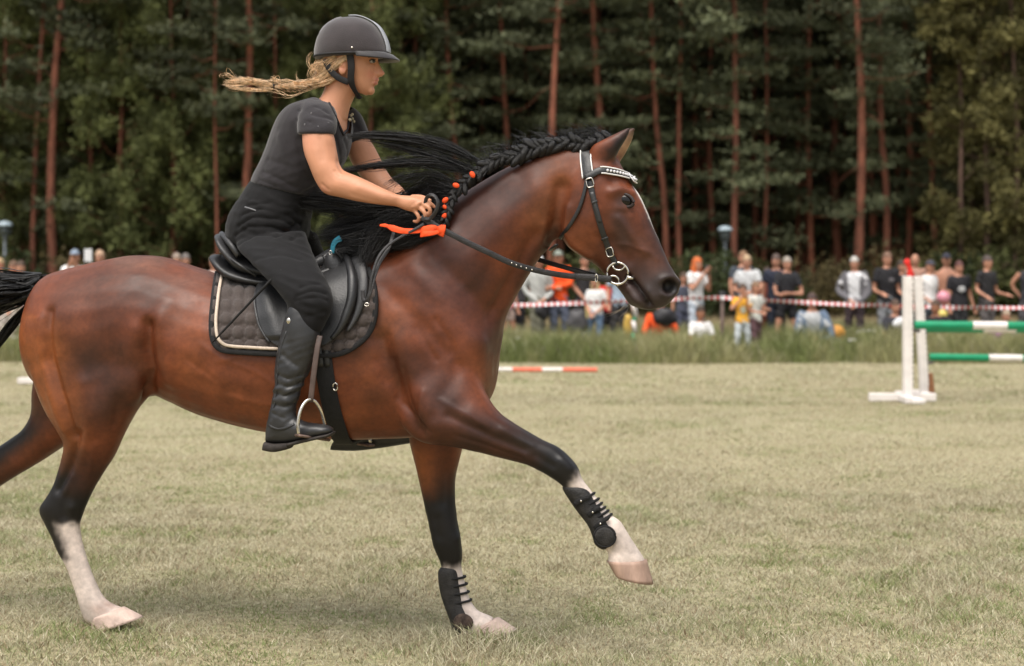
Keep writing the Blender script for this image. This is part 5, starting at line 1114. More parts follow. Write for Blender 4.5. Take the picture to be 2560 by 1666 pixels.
nr_ = np.where((nr_ @ np.array([.6, 0, .8]))[:, None] > 0, nr_, -nr_)
stp = strap(mid + nr_ * .0015, nr_, .052, .004)
obj('stripe', *stp, mat('light_grey_stripe', (.36, .37, .40), .45, .1), helmet)
back = crom([P(856, 46), P(838, 52), P(816, 67), P(803, 84)], 6); tg_ = np.gradient(back, axis=0); nr_ = np.cross(LAT, tg_); nr_ /= np.linalg.norm(nr_, axis=1)[:, None]; nr_ = np.where((nr_ @ np.array([-.4, 0, .9]))[:, None] > 0, nr_, -nr_)
obj('stripe', *strap(back + nr_ * .0015, nr_, .040, .004), mat('grey_back_highlight', (.30, .29, .31), .5, .1), helmet)  # pale band paints a highlight on the back of the shell
obj('button', *ell(P(884, 42), (.016, .016, .007), 14, 8), mat('button', (.30, .29, .30), .4), helmet)
rv = cast(bvh(*[np.array(x) for x in (loft(hrows, 6, 48, 2.1)[0],)], [f for f in loft(hrows, 6, 48, 2.1)[1]]), 880, 119)[0]
obj('rivet', *ell(rv, (.005, .004, .004), 10, 6), M_STEEL, helmet)
rim_ = [hc - upv * .004 + axu * A_ * 1.0 * math.cos(a) + LAT * .1045 * math.sin(a) for a in np.arange(48) / 48 * 6.283]
obj('rim', *tube(rim_, .005, 6, True), M_STRAP, helmet)
for sg in (1, -1):
    hs_ = obj('harness', *strap(crom([P(874, 132, -.083 * sg), P(878, 165, -.083 * sg), P(877, 195, -.073 * sg), P(880, 212, -.062 * sg), P(890, 232, -.04 * sg), P(900, 246, -.004 * sg)], 5), -LAT * sg + np.array([0, 0, -.1]), np.interp(np.linspace(0, 1, 26), [0, .55, .7, 1], [.028, .026, .018, .014]), .005), M_STRAP, helmet)
    obj('harness', *strap(crom([P(812, 150, -.075 * sg), P(826, 176, -.076 * sg), P(848, 196, -.075 * sg), P(872, 206, -.068 * sg)], 5), -LAT * sg, .024, .005), M_STRAP, helmet)
obj('chin_buckle', *bbox(P(898, 244, -.012), (.022, .014, .010), .003), M_STRAP, helmet)
# ------------------------------------------------------------------ jump, poles, tape, lamps
M_WP = mat('white_paint', (.74, .69, .66), rough=.55, var=.10, scale=9, bump=.1, bscale=60)
M_GP = mat('green_paint', (.006, .25, .115), rough=.45, var=.12, scale=9)
M_OP = mat('orange_red_paint', (.72, .16, .09), rough=.5, var=.12, scale=9)
M_DARK = mat('dark_hole', (.03, .025, .022), rough=.9)
def standard(name, label, px, dx, d, ytop, w, lean, feet):
    p = at(px, HY, d); x, zt = p[0], CH - (ytop - HY) / F * d; o = thing(name, label, 'jump stand', (x, d, 0), 'white jump stands')
    R = rot('Y', lean); mid = np.array([x, d, .03]) + R @ np.array([0, 0, zt / 2])
    obj('post', *bbox(mid, (w, .10, zt - .03), .006, R), M_WP, o, smooth=False)
    tk = obj('pin_track', *bbox(np.array([x, d, .03]) + R @ np.array([w / 2 + .004, -.02, zt * .52]), (.012, .05, zt * .88), .003, R), M_WP, o, smooth=False)
    for k in range(19):
        c = np.array([x, d, .03]) + R @ np.array([w / 2 + .0105, -.046, zt * (.12 + .80 * k / 18)])
        obj('pin_hole', *bbox(c, (.013, .012, .016), .003, R), M_DARK, tk, smooth=False)
    for (fx0, fx1, fy0, fy1, h) in feet: obj('foot', *bbox((x + (fx0 + fx1) / 2, d + (fy0 + fy1) / 2, h / 2 + .004), (fx1 - fx0, fy1 - fy0, h), .006), M_WP, o, smooth=False)
    return o
js = standard('jump_standard', 'front white wooden jump standard with a red flag on top', 2268, 0, 18.95, 694, .092, 0.0, [(-.40, .34, .06, .16, .085), (-.09, .02, -.30, .05, .07), (-.02, .12, -.36, .055, .05), (-.02, .10, .165, .40, .07)])
standard('jump_standard', 'rear white jump standard leaning slightly behind the front one', 2310, 0, 19.5, 694, .084, -.055, [(-.30, .12, .06, .15, .075), (-.05, .05, -.10, .055, .07), (-.05, .05, .155, .40, .07)])
def pole(name, label, p0, p1, rad, bands, parts, group='coloured poles'):
    p0 = np.asarray(p0, float); p1 = np.asarray(p1, float); L = np.linalg.norm(p1 - p0); o = thing(name, label, 'pole', p0, group); t0 = 0
    for ln, m in bands:
        t1 = min(1, t0 + ln / L); a = p0 + (p1 - p0) * t0; b = p0 + (p1 - p0) * t1
        obj('band', *tube([a, a + (b - a) * .02, a + (b - a) * .98, b], [rad * .96 if t0 == 0 else rad, rad, rad, rad], 18), m, o); t0 = t1
        if t1 >= 1: break
    return o
def pp(x, y, d): return at(x, y, d)
pole('jump_pole', 'upper green and white jump pole, nearest of the top pair', pp(2287, 813, 18.9), pp(2287, 813, 18.9) + np.array([3.4, .15, -.03]) * 1.0, .047, [(.645, M_GP), (.385, M_WP), (.65, M_GP), (.4, M_WP), (.65, M_GP), (.4, M_WP), (.6, M_GP)], 0)
pole('jump_pole', 'upper green and white jump pole, further of the top pair', pp(2308, 822, 19.7), pp(2308, 822, 19.7) + np.array([3.4, .5, -.03]), .045, [(.72, M_GP), (.40, M_WP), (.65, M_GP), (.4, M_WP), (.65, M_GP), (.4, M_WP), (.6, M_GP)], 0)
pole('jump_pole', 'lower green and white jump pole below the top pair', pp(2325, 893, 20.4), pp(2325, 893, 20.4) + np.array([3.4, .2, -.06]), .044, [(.71, M_GP), (.41, M_WP), (.70, M_GP), (.4, M_WP), (.65, M_GP), (.4, M_WP), (.6, M_GP)], 0)
for k, (x, y, d) in enumerate(((2287, 826, 18.93), (2305, 834, 19.58), (2320, 905, 19.9))):
    c = pp(x, y, d); solo('jump_cup', *bbox(c + [.02, 0, -.008], (.07, .09, .03), .006), mat('cup_metal', (.10, .09, .09), .5, metal=.6), ['metal cup holding the nearest top pole', 'metal cup holding the further top pole', 'metal cup holding the lower pole'][k], 'jump cup', 'jump cups', smooth=False)
# flag on top of the standard
c = pp(2270, 694, 18.95)
fl = thing('red_flag', 'red flag bunched on top of the front jump standard', 'flag', c)
M_RED = mat('red_cloth', (.62, .022, .015), .7, .2, 30, .3, 60)
obj('pole', *tube([c, c + [-.004, 0, .19]], .006, 8), M_DARK, fl)
prof = [(0, .035, .02), (.03, .042, .03), (.075, .030, .02), (.115, .024, .012), (.15, .032, -.004), (.18, .036, -.008), (.20, .022, -.006), (.21, .006, -.006)]
V = []; 
for z, rr, ox in prof:
    for j in range(14): a = 2 * math.pi * j / 14; V.append(c + [ox + rr * (1 + .18 * math.sin(3 * a + z * 30)) * math.cos(a), rr * .8 * math.sin(a), z])
obj('cloth', V, grid_faces(len(prof), 14) + [tuple(range(14))[::-1], tuple(range(98, 112))], M_RED, fl)
# brown board
c = pp(2334, 990, 19.4); R = rot('Y', -.10)
solo('brown_board', *bbox(np.array([c[0], 19.6, .145]), (.085, .12, .27), .005, R), mat('brown_wood', (.30, .135, .062), .7, .25, 20, .2, 40), 'short brown board standing behind the white jump posts', 'board', smooth=False)
# pole on the ground
z = .035; a = pp(1493, 931, gd(931)); a[2] = z; b = a + np.array([-3.2, .14, 0])
pole('ground_pole', 'orange and white pole lying on the grass behind the horse chest', a, b, .032, [(.50, M_OP), (.30, M_WP), (.43, M_OP), (.45, M_WP), (.45, M_OP), (.45, M_WP), (.6, M_OP)], 0)
c = pp(72, 955, gd(960)); solo('white_block', *bbox((c[0] + .02, gd(960), .042), (.30, .14, .075), .008), M_WP, 'white wooden block on the grass behind the hindquarters', 'block', smooth=False)
# barrier tape
def tape_material():
    m = mat('barrier_tape', (1, 1, 1), rough=.35, var=.05); t = m.node_tree; N = t.nodes; L = t.links; b = N['Principled BSDF']
    tc = N.new('ShaderNodeTexCoord'); sx = N.new('ShaderNodeSeparateXYZ'); L.new(tc.outputs['Object'], sx.inputs[0])
    mu = N.new('ShaderNodeMath'); mu.operation = 'MULTIPLY'; mu.inputs[1].default_value = 10.0; L.new(sx.outputs['X'], mu.inputs[0])
    fr_ = N.new('ShaderNodeMath'); fr_.operation = 'FRACT'; L.new(mu.outputs[0], fr_.inputs[0]); gt = N.new('ShaderNodeMath'); gt.operation = 'GREATER_THAN'; gt.inputs[1].default_value = .5; L.new(fr_.outputs[0], gt.inputs[0])
    mx = N.new('ShaderNodeMix'); mx.data_type = 'RGBA'; L.new(gt.outputs[0], mx.inputs[0]); mx.inputs[6].default_value = (.74, .72, .74, 1); mx.inputs[7].default_value = (.50, .045, .035, 1); L.new(mx.outputs[2], b.inputs['Base Color'])
    return m
M_TAPE = tape_material(); TD = 28.25
tp = [(-320, 756), (-40, 765), (250, 760), (560, 768), (850, 756), (1100, 768), (1290, 764), (1500, 756), (1660, 748.5), (1805, 745), (1915, 752), (2100, 761), (2260, 766), (2420, 770), (2560, 770), (2700, 766), (2900, 752)]
def tw(p): return p
stakes = [-320, 560, 1805, 2900]
for (i0, i1), lab in zip(((0, 3), (3, 9), (9, 16)), ('red and white barrier tape behind the hindquarters and saddle', 'red and white barrier tape from behind the horse to the capped stake', 'red and white barrier tape from the capped stake to the right edge')):
    q = crom([at(x, y, TD) for x, y in tp[i0:i1 + 1]], 12); nrm = np.stack([np.zeros(len(q)), -np.ones(len(q)), .9 * np.sin(np.arange(len(q)) * .35)], 1)
    solo('barrier_tape', *strap(q, nrm, .066, .002), M_TAPE, lab, 'tape', 'barrier tape', origin=q[0])
for px, lab in zip(stakes, ('tape stake left of the frame', 'wooden tape stake behind the saddle', 'wooden tape stake with a dark cap left of the yellow-shirted child', 'tape stake right of the frame')):
    if px not in (560, 1805): continue
    p = at(px, HY, TD + .06); st_ = thing('tape_stake', lab, 'stake', (p[0], p[1], 0), 'tape stakes')
    obj('post', *tube([(p[0] - .03, p[1], 0), (p[0], p[1], .5), (p[0] + .01, p[1], 1.09)], [.034, .032, .030], 9), mat('weathered_stake', (.16, .115, .10), .9, .3, 12, .4, 30), st_)
    obj('cap', *ell((p[0] + .01, p[1], 1.10), (.068, .05, .045), 10, 8), mat('dark_cap', (.025, .022, .026), .7), st_)
# street lamps
M_LAMP = mat('grey_lamp_metal', (.10, .115, .13), .5, .1, metal=.3); M_GLASS = mat('lamp_dome', (.34, .42, .47), .3, .1)
for px, ytop, lab in ((1813, 565, 'grey street lamp with domed head right of the horse nose'), (12, 553, 'grey street lamp with domed head at the left edge of the picture')):
    d = 55.0; p = at(px, ytop, d); x, zt = p[0], p[2]; o = thing('street_lamp', lab, 'street lamp', (x, d, 0), 'street lamps before the wood')
    obj('post', *tube([(x, d, 0), (x, d, .6), (x, d, zt - .62)], [.065, .055, .045], 10), M_LAMP, o)
    prof = [(zt - .62, .05), (zt - .55, .07), (zt - .50, .05)]
    obj('collar', *tube([(x, d, z_) for z_, _ in prof], [q for _, q in prof], 12), M_LAMP, o)
    for k in range(4):
        a = k * math.pi / 2 + .5; obj('arm', *tube(crom([(x + .05 * math.cos(a), d + .05 * math.sin(a), zt - .52), (x + .16 * math.cos(a), d + .16 * math.sin(a), zt - .36), (x + .205 * math.cos(a), d + .205 * math.sin(a), zt - .16)], 4), .016, 6), M_LAMP, o)
    dome = [(.16, .235), (.12, .24), (.06, .20), (.02, .12), (0, .02)]
    obj('dome', *tube([(x, d, zt - a_) for a_, _ in dome], [q for _, q in dome], 18), M_GLASS, o)
    obj('lantern', *tube([(x, d, zt - .46), (x, d, zt - .40), (x, d, zt - .17)], [.06, .10, .16], 14), mat('lamp_glass', (.06, .075, .075), .15, spec=.5), o)
# ------------------------------------------------------------------ spectators
_mc = {}
def cm(c, rough=.85):
    k = (tuple(c), rough)
    if k not in _mc: _mc[k] = mat('cloth_%d' % len(_mc), c, rough, .18, 9, .3, 14)
    return _mc[k]
M_PSK = mat('spectator_skin', (.46, .225, .145), .55, .1, 6); M_PSKD = mat('spectator_skin_tanned', (.36, .16, .09), .55, .1, 6)
M_SHOE = mat('shoe', (.04, .038, .04), .7); M_PEYE = mat('spectator_eye', (.035, .025, .02), .4); M_LIP = mat('spectator_lip', (.30, .10, .08), .6)
def person(label, px, dist, H, shirt, legs, hair, arms='down', sit=False, sleeves='short', bare=False, shirtless=False, long_hair=False, cap=None, turn=0., shorts=False, skin=None, jacket=None, kidhead=1.0, mark=None, sky_=None):
    dist *= .766
    if not sit: H = 1.4 + (H - 1.4) * .766
    s = H / 1.75; b = at(px, HY, dist); B = np.array([b[0], dist, float(gz(np.array([b[0]]), np.array([dist]))[0]) + .01]); rp = np.random.default_rng(int(px) + 5000); turn = turn if turn else rp.normal() * .35; R = rot('Z', turn) @ rot('Y', rp.normal() * .02); sk = skin or M_PSK
    def X(p): return B + R @ (np.asarray(p, float) * s)
    def L(pts, rad): return tube([X(p) for p in crom(pts, 3)], np.interp(np.linspace(0, 1, (len(pts) - 1) * 3 + 1), np.linspace(0, 1, len(rad)), rad) * s, 10)
    def rings(rows):
        V = [];
        for z, rx, ry, y0 in crom(rows, 3):
            V += [X((rx * math.cos(a), y0 + ry * math.sin(a), z)) for a in np.arange(18) / 18 * 6.283]
        n = len(V) // 18; return np.array(V), grid_faces(n, 18) + [tuple(range(18))[::-1], tuple((n - 1) * 18 + j for j in range(18))]
    dz = -.80 if sit else 0.; yf = -.06 if sit else 0.
    t = thing('person', label, 'person', B, 'spectators behind the tape')
    tors = [(.88 + dz, .155, .105, 0), (.98 + dz, .155, .105, 0), (1.10 + dz, .138, .095, yf * .5), (1.28 + dz, .165, .11, yf), (1.40 + dz, .165, .098, yf), (1.46 + dz, .11, .075, yf), (1.50 + dz, .058, .06, yf)]
    hz = 1.50 + .135 * kidhead + dz; hr = np.array([.074, .092, .112]) * kidhead
    if sit: leg = {q: [(q * .09, 0, .10), (q * .34, -.26, .20), (-q * .10, -.36, .07)] for q in (-1, 1)}
    else:
        l1 = rp.normal(size=4) * .035; leg = {-1: [(-.085, 0, .90), (-.10 + l1[0], -.03 + l1[1], .48), (-.105 + l1[0], .01 + l1[1], .08)], 1: [(.085, 0, .90), (.105 + l1[2], -.03 + l1[3], .48), (.12 + l1[2], l1[3], .08)]}
    sh = 1.42 + dz
    ja = rp.normal(size=(2, 2, 3)) * .028
    pose = {'down': ((.235, .0, 1.14), (.25, -.06, .88)), 'crossed': ((.24, -.05, 1.13), (-.06, -.20, 1.12)), 'phone': ((.22, -.12, 1.18), (.06, -.24, 1.46)), 'front': ((.235, -.02, 1.14), (.05, -.20, .93)), 'hips': ((.32, .04, 1.16), (.17, -.02, .98)), 'hold': ((.24, -.03, 1.14), (.12, -.26, 1.12)), 'knees': ((.25, -.16, 1.10), (.08, -.36, 1.03)), 'bent': ((.24, .0, 1.13), (.22, -.2, 1.05))}[arms]
    arm = {}
    for q in (-1, 1):
        e, w = pose
        e = np.array((q * e[0], e[1] + yf, e[2] + dz)); w = np.array((q * w[0], w[1] + yf, w[2] + dz)); e = e + ja[0, (q + 1) // 2]; w = w + ja[1, (q + 1) // 2] * (1 if arms != 'phone' else .3); arm[q] = [(q * .175, yf, sh), tuple(e), tuple(w)]
    bd = MB(); bd.addt(rings(tors)); bd.addt(L([(0, yf, 1.44 + dz), (0, yf - .01, hz - .04)], [.055, .05]))
    bd.addt(ell(X((0, yf - .015, hz)), hr * s, 16, 12, R)); bd.addt(ell(X((0, yf - .035, hz - .06 * kidhead)), np.array([.055, .068, .06]) * s * kidhead, 12, 8, R)); bd.addt(ell(X((0, yf - .015 - hr[1], hz - .02)), np.array([.014, .022, .024]) * s, 8, 6, R))
    for q in (-1, 1):
        bd.addt(ell(X((q * hr[0], yf, hz - .015)), np.array([.014, .022, .03]) * s, 8, 6, R))
        bd.addt(L(leg[q], [.080, .058, .040])); bd.addt(L(arm[q], [.048, .040, .027]))
        w = np.array(arm[q][2]); v = w - np.array(arm[q][1]); v /= np.linalg.norm(v); sd = np.cross(v, (0, 1, 0)); sd /= np.linalg.norm(sd) + 1e-9
        bd.addt(L([w, w + v * .05, w + v * .085], [.030, .036, .030]))
        for k in range(4): bd.addt(L([w + v * .07 + sd * (k - 1.5) * .019, w + v * (.15 + .012 * (k in (1, 2))) + sd * (k - 1.5) * .021 + np.array([0, -.02, 0])], [.013, .010]))
        bd.addt(L([w + v * .03 - np.array([q * .02, .01, 0]), w + v * .085 - np.array([q * .045, .02, 0])], [.013, .010]))
        a = np.array(leg[q][2]); bd.addt(L([a + [0, .03, -.03], a + [0, -.07, -.045], a + [q * .01, -.15, -.05]] if not sit else [a, a + [-q * .08, -.02, -.02], a + [-q * .15, -.03, -.02]], [.038, .042, .03]))
    V, Fq = remesh(*bd.get(), .0155 * s); V = smooth(V, Fq, 1, .4); obj('body', V, Fq, sk, t)
    for q in (-1, 1):
        obj('eye', *ell(X((q * .030 * kidhead, yf - .012 - hr[1] * .90, hz + .008)), np.array([.014, .010, .008]) * s, 8, 6, R), M_PEYE, t)
    obj('mouth', *ell(X((0, yf - .026 - hr[1] * .86, hz - .062 * kidhead)), np.array([.022, .012, .007]) * s, 8, 6, R), M_LIP, t)
    # clothes
    if not shirtless:
        c = MB(); c.addt(rings([(z, rx + .014, ry + .014, y) for z, rx, ry, y in ([(.86 + dz, .158, .108, 0)] if not sit else [(.1, .158, .108, 0)]) + tors[1:-1] + [(1.475 + dz, .085, .068, yf)]]))
        for q in (-1, 1):
            S, E, W_ = (np.array(p) for p in arm[q])
            if sleeves == 'long': c.addt(L([S * [.8, 1, 1], S, E, W_], [.066, .064, .054, .038]))
            elif sleeves == 'short': c.addt(L([S * [.8, 1, 1], S, S * .38 + E * .62], [.066, .066, .060]))
            else: c.addt(L([S * [.6, 1, 1], S * [.9, 1, 1]], [.06, .05]))
        V, Fq = remesh(*c.get(), .0165 * s); V = smooth(V, Fq, 2, .4); N_ = normals(V, Fq)
        rr = np.random.default_rng(int(px) + 1000); V = V + N_ * (.008 * np.sin(V[:, 2] * 38 + V[:, 0] * 30 + rr.random() * 6) * np.sin(V[:, 2] * 17 + V[:, 0] * 21))[:, None] * s
        so = obj('shirt', V, Fq, cm(shirt), t)
        if mark: obj('print', *ell(X((mark[1], yf - .122, mark[2] + dz)), np.array([mark[3], .008, mark[4]]) * s, 12, 8, R), cm(mark[0]), so)
    if jacket:
        c = MB()
        for q in (-1, 1):
            c.addt(L([(q * .12, yf, 1.44 + dz), (q * .13, yf - .03, 1.3 + dz), (q * .13, yf - .02, 1.05 + dz)], [.06, .078, .075])); S, E, W_ = (np.array(p) for p in arm[q]); c.addt(L([S * [.8, 1, 1], S, E, W_], [.072, .070, .06, .046]))
        c.addt(L([(0, yf + .05, 1.44 + dz), (0, yf + .06, 1.25 + dz), (0, .05, .98 + dz)], [.09, .10, .10])); V, Fq = remesh(*c.get(), .017 * s); V = smooth(V, Fq, 2, .4); obj('jacket', V, Fq, cm(jacket), t)
    c = MB(); c.addt(rings([(.80 + dz if not sit else .06, .12, .09, 0), (.87 + dz if not sit else .10, .166, .116, 0), (.96 + dz if not sit else .17, .166, .115, 0), (1.02 + dz if not sit else .23, .150, .105, 0)]))
    for q in (-1, 1):
        h, k, a = (np.array(p) for p in leg[q])
        if shorts: c.addt(L([h, h * .35 + k * .65], [.095, .088]))
        else: c.addt(L([h, k, a * .97 + k * .03], [.094, .075, .062]))
    V, Fq = remesh(*c.get(), .0165 * s); V = smooth(V, Fq, 2, .4); N_ = normals(V, Fq); V = V + N_ * (.006 * np.sin(V[:, 2] * 45 + V[:, 0] * 26))[:, None] * s
    obj('shorts' if shorts else 'trousers', V, Fq, cm(legs), t)
    for q in (-1, 1):
        a = np.array(leg[q][2]); p3 = [a + [0, .045, -.035], a + [0, -.07, -.042], a + [q * .01, -.165, -.048]] if not sit else [a, a + [-q * .08, -.02, -.02], a + [-q * .16, -.03, -.02]]
        obj('shoe', *L(p3, [.046, .050, .036]), M_SHOE if not shorts else cm((.4, .38, .36)), t)
    # hair or cap
    hv = []
    hm = MB(); e_ = ell((0, 0, 0), hr * s * 1.17, 18, 12); ev = e_[0] / (hr * s * 1.17)
    keep = (ev[:, 2] > .22 - .95 * np.clip(ev[:, 1] + .42, 0, 1))
    V2 = (e_[0] @ R.T) + X((0, yf - .008, hz + .008)); fk = [f for f in e_[1] if all(keep[i] for i in f)]
    us = sorted({i for f in fk for i in f}); ix = {a: i for i, a in enumerate(us)}
    hm.add(V2[us], [tuple(ix[i] for i in f) for f in fk])
    if long_hair:
        hm.addt(ell(X((0, yf + .055, hz - .10 * kidhead)), np.array([.085, .05, .16]) * s, 12, 8, R))
        for q in (-1, 1): hm.addt(ell(X((q * .075, yf - .02, hz - .10 * kidhead)), np.array([.026, .045, .13]) * s, 10, 8, R))
    if hair is not None: hm.build('hair', cm(hair, .7), t)
    if cap is not None:
        ck = MB(); e_ = ell((0, 0, 0), hr * s * [1.17, 1.15, 1.05], 18, 12); kp = e_[0][:, 2] > .18 * hr[2] * s; V2 = (e_[0] @ R.T) + X((0, yf - .012, hz + .018)); fk = [f for f in e_[1] if all(kp[i] for i in f)]
        us = sorted({i for f in fk for i in f}); ix = {a: i for i, a in enumerate(us)}; ck.add(V2[us], [tuple(ix[i] for i in f) for f in fk])
        ck.addt(ell(X((0, yf - .125, hz + .045)), np.array([.070, .075, .008]) * s, 14, 6, R)); ck.build('cap', cm(cap), t)
    return t, X
G = s2l
WH = (.74, .73, .72); BK = (.016, .015, .018); NV = (.020, .024, .042); DJ = (.085, .115, .175); LJ = (.38, .43, .49); GR = (.20, .20, .21); DG = (.055, .052, .055); BR_ = (.075, .045, .03); BLD = (.34, .21, .11)
ORG = (.80, .085, .012); YEL = (.72, .36, .04); PLUM = (.14, .075, .085)
# right of the horse chest
person('spectator in a pink top and bare legs just right of the horse chest', 1268, 39.2, 1.45, (.55, .25, .36), (.4, .3, .26), BR_, shorts=True, arms='down')
person('spectator in dark clothes behind the pink-topped one', 1291, 40.0, 1.62, DG, BK, BR_)
person('spectator in pale grey sweatshirt and white hat holding a black bag', 1343, 38.6, 1.72, (.42, .42, .40), (.15, .145, .105), None, arms='front', sleeves='long', cap=WH)
person('spectator in orange jacket and grey-green cap with folded arms', 1397, 38.8, 1.84, ORG, (.10, .115, .16), None, arms='crossed', sleeves='long', cap=(.20, .22, .19), turn=-.2)
person('man in black T-shirt standing right of the orange jacket', 1460, 38.9, 1.76, (.030, .028, .03), DG, BR_, arms='front')
person('fair-haired child in white T-shirt and blue jeans below the reins', 1492, 37.6, 1.26, WH, (.11, .17, .26), (.50, .38, .20), arms='front', long_hair=True, kidhead=1.15)
person('spectator in a red jacket behind the child in white', 1519, 39.6, 1.30, (.60, .025, .02), BK, BR_, sleeves='long')
person('spectator in pale blue shirt below the horse chin', 1548, 39.0, 1.62, (.36, .45, .55), DG, BR_, arms='down', turn=.4)
person('spectator in orange jacket crouching below the horse muzzle', 1652, 38.0, 1.75, ORG, BK, BR_, sit=True, arms='knees', sleeves='long')
person('child in dark clothes standing left of the red-haired woman', 1704, 39.6, 1.32, (.06, .065, .09), (.06, .065, .10), BR_, kidhead=1.1)
pw, Xw = person('red-haired woman in white T-shirt and pale jeans holding up a phone', 1737, 38.3, 1.70, WH, LJ, (.55, .13, .03), arms='phone', long_hair=True)
c = Xw((.0, -.26, 1.53)); solo('phone', *bbox(c, (.075, .012, .15), .004), mat('phone_dark', (.05, .05, .055), .3), 'phone held up by the red-haired woman in white', 'phone', smooth=False)
person('boy in white shirt sitting on the grass before the red-haired woman', 1748, 36.9, 1.50, WH, (.20, .17, .11), (.05, .03, .02), sit=True, arms='knees', skin=M_PSKD, mark=((.05, .06, .09), .06, 1.2, .02, .10), kidhead=1.1)
person('tall man in dark shirt behind the woman in a grey-white T-shirt', 1850, 39.6, 1.84, (.05, .06, .075), DG, (.20, .11, .06))
person('woman in grey-white T-shirt standing behind two children', 1872, 38.7, 1.74, (.50, .51, .52), GR, (.40, .28, .17), arms='hold')
person('small child in yellow T-shirt and pale trousers before the tape', 1854, 36.4, 1.12, YEL, (.50, .54, .56), BR_, arms='phone', kidhead=1.2, mark=((.42, .42, .33), 0, 1.18, .07, .09))
person('child in white T-shirt and plum trousers before the tape', 1889, 36.5, 1.16, (.60, .60, .56), PLUM, (.20, .12, .07), arms='hold', turn=.7, kidhead=1.18)
person('spectator in rust-red dress between the grey-shirted woman and the navy man', 1917, 39.4, 1.46, (.30, .09, .06), (.26, .08, .055), BR_, sleeves='long')
person('man in navy T-shirt and dark trousers', 1938, 38.9, 1.76, NV, (.018, .022, .036), (.09, .06, .05))
person('woman in black T-shirt and shorts with folded arms beside the navy man', 1966, 38.2, 1.70, (.018, .018, .022), BK, (.30, .26, .22), arms='crossed', shorts=True)
person('man in blue-grey denim jacket sitting on the grass', 2032, 37.4, 1.88, (.45, .46, .47), (.09, .10, .115), (.06, .035, .03), sit=True, arms='knees', jacket=(.12, .165, .235))
person('grey-haired woman with grey sleeves and white top left of the jump', 2139, 38.0, 1.70, (.60, .60, .62), (.065, .045, .05), (.42, .40, .37), arms='front', jacket=(.12, .115, .125))
person('man in black T-shirt and grey trousers left of the white jump posts', 2214, 38.2, 1.80, BK, (.24, .245, .26), (.16, .09, .06), arms='bent', mark=((.13, .12, .13), .03, 1.27, .06, .04))
person('boy in navy top directly left of the white jump posts', 2251, 38.6, 1.62, (.020, .022, .030), NV, (.045, .03, .022))
person('bald spectator directly behind the white jump posts', 2288, 39.6, 1.78, (.35, .2, .15), DG, None)
person('woman in white vest top and dark cap right of the jump posts', 2322, 38.4, 1.62, WH, (.13, .155, .19), BR_, arms='bent', sleeves='none', cap=(.05, .05, .07), turn=.4)
person('shirtless man in a dark cap behind the pink balloon', 2367, 39.4, 1.78, WH, DG, None, shirtless=True, arms='down', cap=(.03, .03, .045))
person('man in black T-shirt with white print holding the balloons', 2402, 38.2, 1.60, BK, (.018, .018, .02), (.10, .04, .035), arms='down', mark=((.45, .45, .45), .0, 1.22, .075, .06))
person('man in black polo shirt and grey trousers at the right', 2466, 38.0, 1.72, (.020, .019, .021), (.105, .092, .09), (.07, .05, .045), arms='bent')
person('bare-armed spectator cut off by the right edge', 2572, 38.2, 1.74, (.03, .03, .035), DG, BR_, arms='hips', sleeves='none')
person('spectator in dark clothes sitting left of the jump posts', 2238, 37.0, 1.70, (.03, .03, .038), (.05, .05, .055), BR_, sit=True, arms='knees', shorts=True)
person('spectator in black sitting between the jump poles', 2342, 36.9, 1.70, BK, BK, BR_, sit=True, arms='knees', shorts=True, skin=M_PSKD)
person('child with purple cushion sitting at the right below the top poles', 2512, 37.0, 1.35, (.40, .38, .42), (.30, .30, .36), (.36, .28, .20), sit=True, arms='knees', kidhead=1.15)
# behind the horse's rump and back
for px, d, H, hair, shirt, cap, lab in ((-2, 38.6, 1.66, (.42, .30, .16), (.50, .42, .38), None, 'fair-haired spectator at the left edge above the tail'), (33, 38.4, 1.60, (.14, .08, .05), ORG, None, 'spectator in orange above the horse tail'), (184, 38.2, 1.86, BR_, WH, (.20, .24, .30), 'spectator in a blue-grey cap holding a phone above the rump'), (253, 38.8, 1.84, (.40, .26, .17), GR, None, 'spectator whose bald head just shows above the croup'), (443, 38.6, 1.78, (.26, .20, .16), GR, None, 'left of the two heads just above the horse back'), (470, 39.0, 1.77, (.14, .12, .11), DG, None, 'right of the two heads just above the horse back'), (535, 38.4, 1.72, (.46, .36, .30), (.46, .44, .42), None, 'spectator head just behind the saddle')):
    p_, X_ = person(lab, px, d, H, shirt, (.42, .37, .33), hair if cap is None else None, cap=cap, arms='phone' if px == 184 else 'down')
    if px == 184: solo('phone', *bbox(X_((.26, -.2, 1.66)), (.13, .02, .22), .006), mat('phone_white', (.66, .66, .68), .3), 'white phone raised beside the blue-grey cap', 'phone', smooth=False)
person('spectator in pale trousers under the tail at the left edge', 42, 37.2, 1.62, (.55, .50, .46), (.52, .46, .41), BR_)
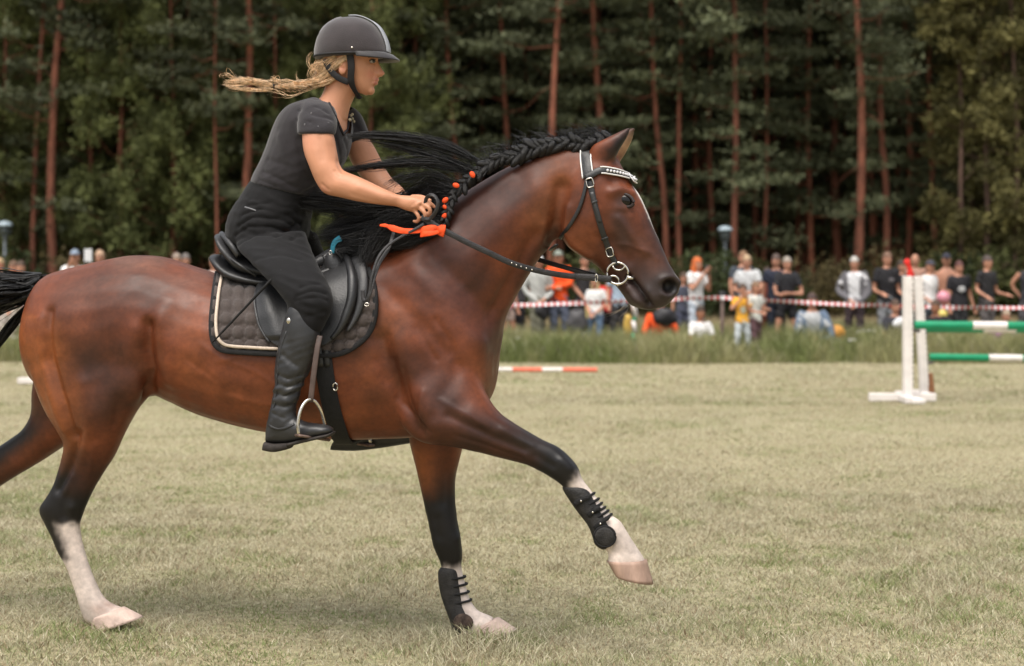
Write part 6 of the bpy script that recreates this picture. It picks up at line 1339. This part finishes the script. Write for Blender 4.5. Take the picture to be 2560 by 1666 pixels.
# belongings
def bag(name, label, cat, px, d, z, r_, col, n=3, lump=.15, lab_group=None):
    d *= .766; z = max(1.4 - (1.4 - z) * .766, .1); r_ = np.asarray(r_) * .80; p = at(px, HY, d); V, Fc = ell((p[0], d, z), r_, 18, 12); rr = np.random.default_rng(int(px) + 1000); ph = rr.random(3) * 6
    c = np.array([p[0], d, z]); q = V - c; V = c + q * (1 + lump * np.sin(q[:, [0]] * 22 + ph[0]) * np.sin(q[:, [2]] * 25 + ph[1])); 
    return solo(name, V, Fc, cm(col, .5), label, cat)
bag('shoulder_bag', 'black bag held by the spectator in the pale sweatshirt', 'bag', 1355, 38.2, .62, (.15, .09, .20), (.022, .021, .024))
bag('rucksack', 'dark grey bag standing before the man in the black T-shirt', 'bag', 1443, 37.6, .33, (.24, .16, .34), (.055, .052, .055))
bag('rucksack', 'black rucksack on the crouching spectator in orange', 'bag', 1662, 37.5, .50, (.26, .14, .20), (.020, .019, .022))
bag('yellow_bag', 'yellow bag beside the white stake under the horse chin', 'bag', 1569, 37.8, .30, (.09, .08, .26), (.55, .36, .08))
bag('yellow_bag', 'long yellow bag behind the child in white', 'bag', 1470, 38.2, .62, (.06, .06, .22), (.62, .50, .20))
bag('beach_cushion', 'orange-yellow cushion right of the man in the denim jacket', 'cushion', 2086, 37.3, .12, (.24, .16, .20), (.70, .32, .06), lump=.05)
bag('white_bag', 'white plastic bag in the grass left of the jump posts', 'bag', 2252, 35.6, .42, (.17, .12, .11), (.66, .66, .67))
bag('purple_cushion', 'purple cushion of the child sitting at the right', 'cushion', 2490, 36.4, .12, (.17, .12, .13), (.26, .06, .24))
def balloon(px, py, d, r_, col, lab):
    d *= .766; r_ *= .766; p = at(px, py, d); b_ = thing('balloon', lab, 'balloon', p, 'balloons')
    prof = [(-1.12, .03), (-1.05, .10), (-.8, .52), (-.4, .90), (0, 1.0), (.4, .93), (.75, .67), (.95, .3), (1.0, .03)]
    obj('skin', *tube([p + [0, 0, z * r_] for z, _ in prof], [q * r_ for _, q in prof], 20), mat('balloon_' + lab[:4], col, .25, .05, coat=.3), b_)
    obj('string', *tube([p + [0, 0, -1.1 * r_], p + [.02, 0, -1.1 * r_ - .3]], .004, 5), M_WHITE, b_)
balloon(2358, 745, 37.6, .155, (.60, .24, .30), 'pink balloon in front of the spectators right of the jump posts')
balloon(2355, 788, 37.4, .125, (.62, .50, .12), 'yellow balloon below the pink one')
# white and green stake under the horse's chin
p = at(1585, HY, 28.2); st_ = thing('marker_stake', 'white stake with green bands standing under the horse chin', 'stake', (p[0], 28.2, 0))
for k, (z0, z1, m_) in enumerate(((0, .46, M_GP), (.46, .66, M_WP), (.66, .71, M_GP), (.71, 1.0, M_WP))): obj('band', *tube([(p[0] + .05 * z0, 28.2, z0), (p[0] - .02 * z1, 28.2, z1)], [.055 if k == 0 else .038, .036], 10), m_, st_)
bpy.data.scenes.remove(_TS)
